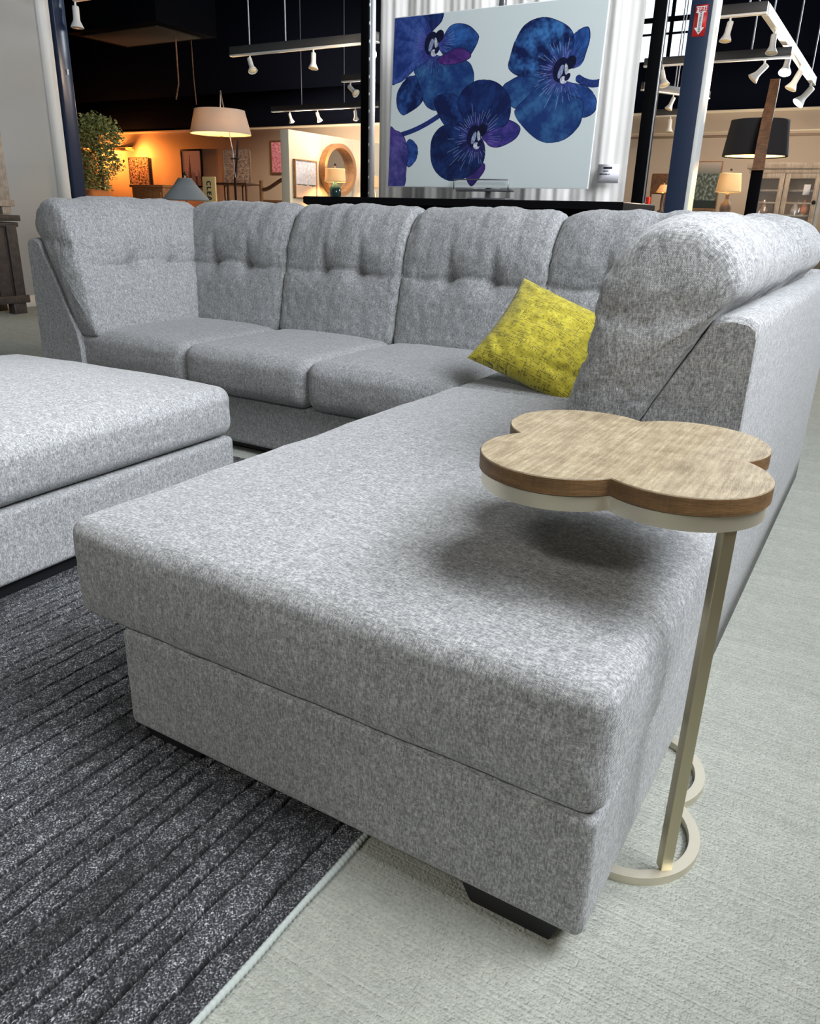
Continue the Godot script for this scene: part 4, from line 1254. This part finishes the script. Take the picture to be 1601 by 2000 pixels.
	part(tube(bow, 0.028, 10), "curved_rail", M.walnut, hb)
	part(box(0.62, 0.55, 0.03, 0.003), "panel", M.oak, hb, Vector3(0.09, 0.85, 0))
	var ch := thing("wooden_chest", "tan wooden chest of drawers by the far beige wall", "chest", Vector3(-13.24, 0, -11.2))
	part(box(0.90, 1.30, 0.42, 0.006), "body", M.oak, ch, Vector3(0, 0.69, 0))
	part(box(0.98, 0.05, 0.48, 0.006), "top", M.oak, ch, Vector3(0, 1.365, 0))
	for k in 4:
		var dr := part(box(0.80, 0.26, 0.02, 0.004), "drawer", M.oak, ch, Vector3(0, 0.22 + k * 0.30, 0.22))
		for x in [-0.2, 0.2]: part(lathe([[0.012, 0.0], [0.018, 0.012], [0.006, 0.02]], 12), "knob", M.dark_metal, dr, Vector3(x, 0, 0.01), Vector3(90, 0, 0))
	for x in [-0.38, 0.38]: for z in [-0.16, 0.16]: part(box(0.06, 0.05, 0.06, 0.002), "leg", M.oak, ch, Vector3(x, 0.0255, z))
	# sign
	var sg := thing("clearance_sign", "cream upright sign board lettered CLEARANCE sideways", "sign", Vector3(-6.07, 0, -5.5))
	part(box(0.178, 1.20, 0.02, 0.003), "board", M.sign_cream, sg, Vector3(0, 0.69, 0))
	part(box(0.26, 0.02, 0.26, 0.003), "foot", M.black_metal, sg, Vector3(0, 0.011, 0))
	part(box(0.03, 0.10, 0.02, 0.002), "stem", M.black_metal, sg, Vector3(0, 0.06, -0.021))
	part(letters("CLEARANCE", 0.060), "lettering", M.ink, sg, Vector3(0.0, 1.02, 0.0115), Vector3(0, 0, -90))
	# grey cone lamp
	stand_table("lamp_table", "dark slim table carrying the grey cone lamp behind the sofa", Vector3(-4.86, 0, -4.0), Vector3(0.4, 0.72, 0.4), M.dark_wood)
	table_lamp("table lamp with grey cone shade standing behind the sofa", Vector3(-4.85, 0.721, -4.0), [[0.07, 0.0], [0.072, 0.02], [0.03, 0.05], [0.05, 0.14], [0.03, 0.26], [0.012, 0.30]], M.dark_metal, [0.178, 0.056, 0.165, 0.325], M.shade_grey, 0.0)
	# bedding and boxes on a bed further left
	var bed := thing("display_bed", "tall display bed with tan and grey bedding behind the sofa", "bed", Vector3(-8.45, 0, -5.40))
	part(softbox(Vector3(1.75, 0.62, 0.9), 0.03, 2), "bed_base", M.taupe, bed, Vector3(0, 0.312, 0))
	part(softbox(Vector3(1.72, 0.38, 0.88), 0.08, 4, 12, seat_deform(Vector3(0.86, 0.19, 0.44), 0.03, 0.02, 33), true), "mattress", M.tan_cloth, bed, Vector3(0, 0.80, 0))
	for q in [[-0.62, M.linen, 4, "off-white bed pillow beside the topiary tree"], [-0.20, M.tan_cloth, 5, "tan bed pillow lying between white and grey pillows"], [0.22, M.shade_grey, 6, "grey bed pillow lying on the display bed"], [0.64, M.oak_cloth, 7, "orange-brown bed pillow at the end of the display bed"]]:
		var o := thing("bed_pillow", q[3], "pillow", Vector3(-8.45 + q[0], 1.03, -5.40), 0, "bed pillows")
		part(softbox(Vector3(0.38, 0.10, 0.30), 0.048, 4, 10, seat_deform(Vector3(0.19, 0.05, 0.15), 0.02, 0.004, q[2]), true), "cover", q[1], o, Vector3(0, 0.052, 0))
	# right-hand corner
	var h := thing("glass_cabinet", "grey washed wooden cabinet with two glass doors by the far wall", "cabinet", Vector3(-1.14, 0, -9.7))
	part(box(0.74, 1.56, 0.02, 0.003), "back_panel", M.cabinet_back, h, Vector3(0, 0.80, -0.19))
	for x in [-0.36, 0.36]: part(box(0.03, 1.56, 0.38, 0.003), "side_panel", M.grey_wood, h, Vector3(x, 0.80, 0))
	part(box(0.84, 0.06, 0.46, 0.006), "top", M.grey_wood, h, Vector3(0, 1.605, 0))
	part(box(0.78, 0.05, 0.42, 0.004), "crown", M.grey_wood, h, Vector3(0, 1.555, 0))
	for y in [0.06, 0.75, 1.09, 1.35]: part(box(0.70, 0.02, 0.36, 0.002), "shelf", M.grey_wood, h, Vector3(0, y, 0))
	for x in [-0.185, 0.185]:
		var door := Node3D.new()
		door.name = numbered(h, "door"); h.add_child(door); door.position = Vector3(x, 1.13, 0.20)
		for s in [-1, 1]:
			part(box(0.055, 0.80, 0.022, 0.003), "stile", M.grey_wood, door, Vector3(s * 0.155, 0, 0))
			part(box(0.26, 0.055, 0.022, 0.003), "rail", M.grey_wood, door, Vector3(0, s * 0.372, 0))
		part(box(0.26, 0.02, 0.016, 0.002), "glazing_bar", M.grey_wood, door, Vector3(0, 0.09, 0))
		part(box(0.26, 0.70, 0.004, 0.0), "pane", M.glass, door)
		part(lathe([[0.010, 0.0], [0.022, 0.006], [0.022, 0.012], [0.006, 0.018]], 14), "knob", M.dark_metal, door, Vector3(0.155 if x > 0 else -0.155, 0.10, 0.012), Vector3(90, 0, 0))
	part(box(0.74, 0.66, 0.36, 0.004), "lower_cupboard", M.grey_wood, h, Vector3(0, 0.385, 0.02))
	part(box(0.07, 0.11, 0.002, 0.0), "price_tag", M.paper, h, Vector3(0.245, 1.36, 0.2135))
	for x in [-0.33, 0.33]: for z in [-0.14, 0.16]: part(box(0.05, 0.055, 0.05, 0.002), "leg", M.grey_wood, h, Vector3(x, 0.028, z))
	for q in [[-0.19, 0.10, M.oak], [0.14, 0.13, M.linen], [0.24, 0.16, M.amber_glass]]:
		var v := thing("cabinet_vase", ["brown rounded vase", "pale slim vase", "amber glass bottle vase"][[M.oak, M.linen, M.amber_glass].find(q[2])] + " standing inside the glass-door cabinet", "vase", Vector3(-1.14 + q[0], 1.101, -9.66))
		part(lathe([[0.02, 0.0], [0.035, 0.01], [0.045, q[1] * 0.4], [0.02, q[1] * 0.8], [0.024, q[1]], [0.018, q[1]]], 18), "body", q[2], v)
	stand_table("lamp_table", "taupe painted table carrying the cream table lamp by the glass cabinet", Vector3(-1.56, 0, -8.5), Vector3(0.5, 1.05, 0.4), M.taupe)
	table_lamp("table lamp with cream drum shade and grey gourd base by the glass cabinet", Vector3(-1.545, 1.051, -8.5), [[0.045, 0.0], [0.05, 0.02], [0.058, 0.08], [0.05, 0.13], [0.02, 0.17], [0.016, 0.20], [0.024, 0.225], [0.012, 0.235]], M.stone_glaze, [0.128, 0.108, 0.185, 0.242], M.shade_cream, 0.25)
	stand_table("lamp_table", "dark brown table carrying the small yellow lamp by the far wall", Vector3(-2.66, 0, -10.1), Vector3(0.55, 1.08, 0.4), M.dark_wood)
	table_lamp("small table lamp with yellow shade between the black post and navy column", Vector3(-2.61, 1.081, -10.0), [[0.045, 0.0], [0.05, 0.02], [0.016, 0.05], [0.022, 0.14], [0.014, 0.22], [0.03, 0.235], [0.012, 0.245]], M.dark_wood, [0.085, 0.045, 0.09, 0.25], M.shade_cream, 0.22, Color(1.0, 0.72, 0.3))
	var bx := thing("boxed_goods", "red and white carton standing on the dark lamp table", "carton", Vector3(-2.83, 1.081, -9.98))
	part(box(0.085, 0.19, 0.06, 0.002), "carton", M.paper, bx, Vector3(-0.02, 0.0955, 0))
	part(box(0.045, 0.191, 0.062, 0.002), "red_panel", M.red, bx, Vector3(0.045, 0.096, 0))
	var cr := thing("bar_chair", "brown high-back bar chair beside the dark lamp table", "chair", Vector3(-2.86, 0, -10.6))
	part(softbox(Vector3(0.24, 0.05, 0.30), 0.02, 3), "seat", M.walnut, cr, Vector3(0, 0.90, 0))
	part(softbox(Vector3(0.24, 0.26, 0.04), 0.018, 3), "backrest", M.walnut, cr, Vector3(0, 1.46, -0.14))
	for x in [-0.1, 0.1]: part(box(0.025, 1.34, 0.025, 0.003), "leg", M.walnut, cr, Vector3(x, 0.671, -0.13))
	for x in [-0.1, 0.1]: part(box(0.025, 0.89, 0.025, 0.003), "leg", M.walnut, cr, Vector3(x, 0.446, 0.12))
	# navy column with white edge and the extinguisher arrow
	var nc := thing("navy_column", "tall navy painted square column with white edge trim", "column", Vector3(-1.355, 0, -5.58))
	part(box(0.145, 5.58, 0.14, 0.004), "shaft", M.navy, nc, Vector3(0, 2.791, 0))
	part(box(0.03, 5.58, 0.15, 0.003), "edge_trim", M.white_paint, nc, Vector3(0.088, 2.791, 0.0))
	part(box(0.012, 0.06, 0.03, 0.002), "switch_plate", M.white_paint, nc, Vector3(0.108, 2.23, 0.0))
	var fs := thing("extinguisher_sign", "red sign with white arrow reading FIRE EXTINGUISHER on the navy column", "sign", Vector3(-1.352, 2.292, -5.507))
	part(box(0.088, 0.19, 0.003, 0.0), "plate", M.red, fs, Vector3(0, 0, 0))
	var arrow := PackedVector2Array([Vector2(-0.036, -0.086), Vector2(0.036, -0.086), Vector2(0.034, -0.048), Vector2(0.017, -0.046), Vector2(0.015, 0.042), Vector2(0.034, 0.042), Vector2(0.0, 0.084), Vector2(-0.034, 0.042), Vector2(-0.015, 0.042), Vector2(-0.017, -0.046), Vector2(-0.034, -0.048)])
	part(prism(arrow, 0.001), "arrow", M.white_paint, fs, Vector3(0, 0, 0.0015), Vector3(90, 0, 0))
	part(letters("FIRE", 0.026, 0.001), "lettering", M.red, fs, Vector3(0, 0.066, 0.0032))
	part(letters("EXTINGUISHER", 0.0135, 0.001), "lettering", M.ink, fs, Vector3(0, -0.004, 0.0032), Vector3(0, 0, -90))
	# air handling box and loose conduits under the ceiling
	var hv := thing("ceiling_air_unit", "large dark navy air unit hung under the ceiling", "air unit", Vector3(-8.35, 2.93, -6.8))
	part(box(1.6, 0.62, 0.95, 0.006), "casing", M.navy_dark, hv, Vector3(0, 0.315, 0))
	part(box(1.3, 0.02, 0.7, 0.004), "grille", M.taupe_dark, hv, Vector3(0, -0.004, 0))
	for x in [-0.7, 0.7]: part(tube([Vector3(x, 0.62, 0), Vector3(x, 2.66, 0)], 0.012, 8), "hanging_rod", M.steel, hv)
	var c1 := thing("hanging_conduit", "thin straight brown conduit hanging from the dark ceiling", "conduit", Vector3(-8.295, 2.27, -7.6))
	part(tube([Vector3(0, 0, 0), Vector3(-0.02, 0.3, 0), Vector3(-0.03, 3.32, 0)], 0.008, 8), "pipe", M.walnut, c1)
	var c2 := thing("hanging_conduit", "thin kinked brown conduit hanging from the dark ceiling", "conduit", Vector3(-8.04, 2.25, -7.0))
	part(tube([Vector3(0, 0, 0), Vector3(0.062, 0.165, 0), Vector3(0.066, 0.18, 0), Vector3(0.09, 3.34, 0)], 0.010, 8), "pipe", M.walnut, c2)
	# track lights
	var down := Vector3(0, -1, 0.0)
	track("grey track light with a lit warm spot beside the black frame post", Vector3(-6.15, 2.475, -6.0), Vector3(-4.34, 2.46, -6.0), [[0.140, Vector3(0.45, -0.8, 0.2), false], [0.587, Vector3(0.12, -0.95, 0.2), false], [0.967, Vector3(0.45, -0.35, 0.85), true, 1.0]], [0.142, 0.40, 0.93])
	track("short track light with one spot behind the black frame post", Vector3(-6.446, 2.56, -8.35), Vector3(-5.95, 2.56, -8.35), [[0.26, Vector3(0.8, -0.6, 0.1), false, 1.1]], [0.75])
	track("far thin track light with three spots before the beige wall", Vector3(-9.51, 2.555, -10.55), Vector3(-7.35, 2.555, -10.55), [[0.18, Vector3(0, -1, -0.5), true], [0.45, Vector3(0.1, -1, -0.5), true], [0.80, Vector3(-0.2, -1, -0.5), true]], [0.3, 0.7])
	track("white track light crossing before the navy column's dark wall", Vector3(-1.60, 2.56, -6.70), Vector3(-1.135, 2.56, -6.70), [[0.42, Vector3(-0.12, -1, 0.15), false]], [0.7])
	track("long white track light with five spots running to the far wall", Vector3(-1.155, 2.56, -6.75), Vector3(-1.155, 2.56, -10.55), [[0.15, Vector3(0.05, -1, 0.25), false, 1.05], [0.41, Vector3(0, -0.9, 0.5), true, 1.2], [0.64, Vector3(-0.35, -0.9, 0.2), false, 1.3], [0.93, Vector3(-0.5, -0.7, 0.3), true, 1.5]], [0.1, 0.5, 0.9], false)
	track("grey track light with one spot above the bowed wooden lamp", Vector3(-1.80, 2.455, -8.0), Vector3(-1.09, 2.455, -8.0), [[0.69, Vector3(-0.6, -0.7, 0.2), false, 1.15]], [0.5])
	track("short grey track light with one spot below the high window", Vector3(-2.75, 2.615, -9.0), Vector3(-2.15, 2.615, -9.0), [[0.36, Vector3(0.35, -0.9, 0.2), false, 1.2]], [0.3])
	track("slanting track light with two spots left of the navy column", Vector3(-2.92, 2.47, -9.6), Vector3(-2.35, 2.47, -10.6), [[0.17, Vector3(-0.35, -0.9, 0.2), false, 1.0], [0.46, Vector3(-0.3, -0.9, 0.2), false, 1.0]], [0.5])
	track("far low track light with one spot left of the navy column", Vector3(-3.10, 2.31, -10.8), Vector3(-2.60, 2.31, -10.8), [[0.50, Vector3(0.05, -1, 0.1), false, 1.1]], [0.5])
	track("white track light with one spot beside the dark air unit", Vector3(-7.22, 2.85, -5.0), Vector3(-6.86, 2.85, -5.0), [[0.01, Vector3(0.03, -1, 0.05), false, 1.3]], [0.6], false)

# ---------------------------------------------------------------- the building
func window_light(at: Vector3, turn: float, w: float, h: float, energy: float, color: Color) -> void:
	var l := AreaLight3D.new()
	l.name = "window_light"
	add_child(l, true)
	l.position = at
	l.rotation_degrees = Vector3(0, turn, 0)
	l.area_size = Vector2(w, h)
	l.light_energy = energy
	l.light_color = color
	l.shadow_enabled = true
	l.set("area_range", 40.0)

func display_spots() -> void:
	# a track above the picture, with spots trained on the chaise and on the ottoman
	var a := Vector3(-2.6, 3.5, -0.55)
	var o := track("white track light with two lit spots hung over chaise and ottoman", a, Vector3(1.0, 3.5, -0.55), [[0.20, Vector3(-0.05, -1, 0.02), false, 1.2], [0.90, Vector3(-0.4, -1, 0.04), false, 1.2]], [0.1, 0.9], false)
	for c in o.get_children():
		for bulb in c.get_children(): bulb.material_override = M.panel
	for q in [[0.72, Vector3(-2.15, 0.4, -0.45), 2.3], [3.24, Vector3(-0.72, 0.4, -0.42), 2.1]]:
		var l := SpotLight3D.new()
		l.name = "spot_light"
		o.add_child(l, true)
		l.look_at_from_position(a + Vector3(q[0], -0.22, 0.0), q[1], Vector3.FORWARD)
		l.spot_angle = 24.0
		l.spot_angle_attenuation = 1.0
		l.spot_range = 30.0
		l.spot_attenuation = 2.0
		l.light_energy = q[2]
		l.light_size = 0.45
		l.light_color = Color(0.98, 0.99, 1.0)
		l.shadow_enabled = true

func fill_panel(at: Vector3, energy: float) -> void:
	# unseen fill light added behind the camera, built as a hanging panel
	var o := thing("added_fill_lamp", "added unseen fill light panel hung from the dark ceiling", "lamp", at)
	part(box(1.24, 0.04, 0.64, 0.004), "casing", M.white_paint, o, Vector3(0, 0.022, 0))
	part(box(1.16, 0.006, 0.56, 0.0), "lamp_diffuser", M.panel, o, Vector3(0, -0.002, 0))
	for x in [-0.5, 0.5]: part(tube([Vector3(x, 0.04, 0), Vector3(x, 5.59 - at.y, 0)], 0.004, 6), "hanging_wire", M.steel, o)
	var l := AreaLight3D.new()
	l.name = "fill_panel_light"
	o.add_child(l)
	l.position = Vector3(0, -0.01, 0)
	l.rotation_degrees = Vector3(-90, 0, 0)
	l.area_size = Vector2(1.16, 0.56)
	l.light_energy = energy
	l.light_color = Color(1.0, 0.985, 0.96)
	l.shadow_enabled = true
	l.set("area_range", 40.0)

func slab(called: String, lo: Vector3, hi: Vector3, m: Material, label := "") -> void:
	struct(box(hi.x - lo.x, hi.y - lo.y, hi.z - lo.z, 0.0), called, m, (lo + hi) / 2, label)

# A window opening filled with frame, bars and panes; the opening spans lo to hi, thin along one axis.
func window(called: String, lo: Vector3, hi: Vector3, cols: int, rows: Array, label: String) -> void:
	var o := Node3D.new()
	o.name = called
	add_child(o)
	o.position = (lo + hi) / 2
	o.set_meta("kind", "structure"); o.set_meta("label", label); o.set_meta("category", "window")
	var along_x := hi.x - lo.x > hi.z - lo.z
	var w := (hi.x - lo.x) if along_x else (hi.z - lo.z)
	var h := hi.y - lo.y
	var turn := Vector3(0, 0, 0) if along_x else Vector3(0, 90, 0)
	var dir := Vector3.RIGHT if along_x else Vector3.BACK
	for s in [-1, 1]:
		part(box(w, 0.07, 0.10, 0.002), "window_frame", M.navy_dark, o, Vector3(0, s * (h / 2 - 0.035), 0), turn)
		part(box(0.07, h, 0.10, 0.002), "window_frame", M.navy_dark, o, dir * s * (w / 2 - 0.035), turn)
	for k in range(1, cols): part(box(0.045 if k % 2 else 0.035, h, 0.05, 0.002), "glazing_bar", M.navy_dark, o, dir * (-w / 2 + w * k / cols), turn)
	for r in rows: part(box(w, r[1], 0.06, 0.002), "glazing_bar", M.navy_dark, o, Vector3(0, -h / 2 + r[0], 0), turn)
	part(box(w - 0.1, h - 0.1, 0.006, 0.0), "pane", M.glass, o, Vector3.ZERO, turn)

func build_shell() -> void:
	slab("floor", Vector3(-19.3, -0.15, -12.3), Vector3(2.1, 0, 6.3), M.carpet, "pale grey-green looped carpet floor")
	slab("ceiling", Vector3(-19.3, 5.6, -12.3), Vector3(2.1, 5.8, 6.3), M.ceiling, "dark painted open ceiling")
	slab("wall_back", Vector3(-19.0, 0, -12.3), Vector3(1.8, 2.45, -12.0), M.beige, "beige lower far wall")
	slab("wall_back_upper", Vector3(-19.0, 2.45, -12.3), Vector3(1.8, 3.10, -12.0), M.navy_wall, "dark navy upper far wall")
	slab("wall_back_upper", Vector3(-19.0, 3.10, -12.3), Vector3(-4.65, 5.6, -12.0), M.navy_wall, "dark navy upper far wall")
	slab("wall_back_upper", Vector3(-2.93, 3.10, -12.3), Vector3(0.6, 5.6, -12.0), M.navy_wall, "dark navy upper far wall")
	slab("wall_back_upper", Vector3(1.6, 3.10, -12.3), Vector3(1.8, 5.6, -12.0), M.navy_wall, "dark navy upper far wall")
	slab("wall_back_upper", Vector3(-4.65, 4.80, -12.3), Vector3(-2.93, 5.6, -12.0), M.navy_wall, "dark navy upper far wall")
	slab("wall_back_upper", Vector3(0.6, 4.80, -12.3), Vector3(1.6, 5.6, -12.0), M.navy_wall, "dark navy upper far wall")
	window("window_1", Vector3(-4.65, 3.10, -12.2), Vector3(-2.93, 4.80, -12.1), 4, [[0.42, 0.022], [0.60, 0.06], [1.15, 0.06]], "high white window with dark bars in the far wall")
	window("window_2", Vector3(0.6, 3.10, -12.2), Vector3(1.6, 4.80, -12.1), 6, [[0.60, 0.06], [1.15, 0.06]], "high window in the far wall")
	slab("trim_1", Vector3(-19.0, 2.44, -12.0), Vector3(1.8, 2.48, -11.97), M.cream, "pale cap trim along the beige wall")
	slab("trim_2", Vector3(-4.4, 2.13, -12.0), Vector3(1.8, 2.16, -11.985), M.taupe, "thin moulding on the beige wall")
	slab("trim_3", Vector3(-4.4, 2.19, -12.0), Vector3(1.8, 2.21, -11.98), M.cream, "thin moulding on the beige wall")
	slab("baseboard_back", Vector3(-19.0, 0, -12.0), Vector3(1.8, 0.12, -11.98), M.white_paint, "white baseboard of the far wall")
	# right wall with a row of high windows, out of the picture
	slab("wall_right", Vector3(1.8, 0, -12.3), Vector3(2.1, 2.2, 6.3), M.beige, "right wall")
	slab("wall_right_upper", Vector3(1.8, 4.4, -12.3), Vector3(2.1, 5.6, 6.3), M.navy_wall, "right wall above the windows")
	slab("wall_right_upper", Vector3(1.8, 2.2, -12.3), Vector3(2.1, 4.4, -3.2), M.navy_wall, "right wall beside the windows")
	slab("wall_right_upper", Vector3(1.8, 2.2, 0.6), Vector3(2.1, 4.4, 6.3), M.navy_wall, "right wall beside the windows")
	window("window_3", Vector3(1.9, 2.2, -3.2), Vector3(2.0, 4.4, 0.6), 8, [[0.8, 0.06], [1.5, 0.05]], "row of windows in the right wall")
	slab("wall_front", Vector3(-19.3, 0, 6.0), Vector3(1.8, 5.6, 6.3), M.grey_wall, "grey wall behind the camera")
	slab("wall_left", Vector3(-19.3, 0, -12.3), Vector3(-19.0, 5.6, 6.0), M.beige, "far left wall")
	# grey partition wall with white end trim
	slab("wall_partition", Vector3(-7.5, 0, -4.66), Vector3(-7.36, 5.58, 4.0), M.grey_wall, "grey painted partition wall")
	slab("trim_4", Vector3(-7.52, 0, -4.785), Vector3(-7.335, 5.58, -4.66), M.white_paint, "white end trim of the grey partition wall")
	slab("baseboard_left", Vector3(-7.36, 0, -4.66), Vector3(-7.34, 0.11, 4.0), M.white_paint, "white baseboard of the grey partition")

func make_materials() -> void:
	M.fabric = fabric_material()
	M.carpet = carpet_material()
	M.rug = rug_material()
	M.pillow = pillow_material()
	M.orchid = orchid_print()
	M.table_wood = wood_material(Color8(110, 96, 74), Color8(164, 152, 126), 101, 2.0, true, 1024)
	M.table_wood.uv1_offset = Vector3(0.5, 0.5, 0)
	M.edge_wood = wood_material(Color8(80, 58, 34), Color8(124, 93, 56), 111, 3.0)
	M.oak = wood_material(Color8(150, 104, 66), Color8(206, 160, 112), 121, 2.0)
	M.walnut = wood_material(Color8(70, 44, 28), Color8(140, 100, 66), 131, 3.0)
	M.dark_wood = wood_material(Color8(38, 34, 33), Color8(82, 74, 70), 141, 3.0)
	M.grey_wood = wood_material(Color8(128, 116, 104), Color8(186, 174, 158), 151, 2.0)
	M.brass = mat(Color8(186, 177, 150), 0.36, 0.95)
	M.champagne = mat(Color8(216, 209, 190), 0.4, 0.8)
	M.gold = mat(Color8(200, 160, 90), 0.35, 1.0)
	M.steel = mat(Color8(150, 152, 156), 0.4, 0.9)
	M.dark_metal = mat(Color8(34, 34, 38), 0.45, 0.6)
	M.black_metal = mat(Color8(10, 10, 12), 0.6, 0.0)
	M.black_metal.metallic_specular = 0.1
	M.black_plastic = mat(Color8(15, 16, 20), 0.6)
	M.black_wood = mat(Color8(13, 13, 15), 0.35)
	M.black_wood.metallic_specular = 0.2
	M.acrylic = mat(Color8(226, 232, 232), 0.1)
	M.paper = mat(Color8(222, 222, 228), 0.8)
	M.ink = mat(Color8(30, 30, 34), 0.8)
	M.ink_pale = mat(Color8(96, 96, 104), 0.8)
	M.red = mat(Color8(190, 34, 38), 0.5)
	M.white_paint = mat(Color8(226, 230, 230), 0.45)
	M.cream = mat(Color8(232, 222, 198), 0.7)
	M.sign_cream = mat(Color8(236, 206, 142), 0.7)
	M.beige = mat(Color8(202, 188, 170), 0.9)
	M.taupe = mat(Color8(150, 132, 116), 0.85)
	M.taupe_dark = mat(Color8(24, 22, 22), 0.9)
	M.cabinet_back = mat(Color8(190, 140, 100), 0.8)
	M.tan_cloth = mat(Color8(190, 150, 112), 0.9)
	M.oak_cloth = mat(Color8(186, 116, 62), 0.9)
	M.linen = mat(Color8(220, 210, 200), 0.9)
	M.grey_wall = mat(Color8(172, 177, 179), 0.85)
	M.navy = mat(Color8(22, 42, 70), 0.5)
	M.navy_gloss = mat(Color8(34, 50, 78), 0.25)
	M.navy_wall = mat(Color8(14, 18, 30), 0.8)
	M.navy_dark = mat(Color8(9, 11, 17), 0.9)
	M.ceiling = mat(Color8(5, 6, 9), 0.95)
	for k in ["navy_wall", "navy_dark", "ceiling"]: M[k].metallic_specular = 0.08
	M.track_grey = mat(Color8(58, 60, 62), 0.45)
	M.binding = mat(Color8(168, 176, 172), 0.8)
	M.terracotta = mat(Color8(120, 90, 70), 0.8)
	M.bark = mat(Color8(78, 60, 44), 0.9)
	M.leaf = mat(Color8(92, 108, 46), 0.6)
	M.leaf.albedo_texture = leaf_tones()
	M.leaf.albedo_color = Color(1, 1, 1)
	M.leaf.backlight_enabled = true
	M.leaf.backlight = Color(0.2, 0.24, 0.1)
	M.dark_glass = mat(Color8(26, 60, 64), 0.1)
	M.amber_glass = mat(Color8(210, 120, 50), 0.2)
	M.stone_glaze = mat(Color8(96, 84, 74), 0.4)
	M.mirror = mat(Color8(230, 230, 230), 0.03, 1.0)
	M.curtain = mat(Color8(244, 242, 238), 0.9)
	M.curtain.backlight_enabled = true
	M.curtain.backlight = Color(0.4, 0.4, 0.4)
	M.shade_white = mat(Color8(222, 206, 192), 0.9)
	M.shade_cream = mat(Color8(232, 214, 170), 0.9)
	for k in ["shade_white", "shade_cream"]:
		M[k].backlight_enabled = true
		M[k].backlight = Color(0.5, 0.45, 0.36)
	M.shade_grey = mat(Color8(132, 138, 140), 0.9)
	M.shade_black = mat(Color8(30, 27, 28), 0.9)
	M.shade_lining = mat(Color8(236, 214, 160), 0.8)
	M.bulb_off = mat(Color8(232, 222, 190), 0.25)
	M.bulb_lit = glow(Color(1.0, 0.70, 0.36), 2.0)
	M.bulb_warm = glow(Color(1.0, 0.78, 0.48), 2.0)
	M.panel = glow(Color(1.0, 0.95, 0.88), 0.8)
	M.amber = glow(Color(1.0, 0.52, 0.16), 0.8)
	var g := mat(Color(0.95, 0.98, 1.0, 0.06), 0.02)
	g.transparency = BaseMaterial3D.TRANSPARENCY_ALPHA
	M.glass = g

func leaf_tones() -> ImageTexture:
	var im := Image.create(16, 16, false, Image.FORMAT_RGB8)
	var r := RandomNumberGenerator.new(); r.seed = 77
	for y in 16:
		for x in 16: im.set_pixel(x, y, Color8(92, 108, 52).lerp(Color8(228, 224, 156), pow(r.randf(), 1.6)))
	return ImageTexture.create_from_image(im)
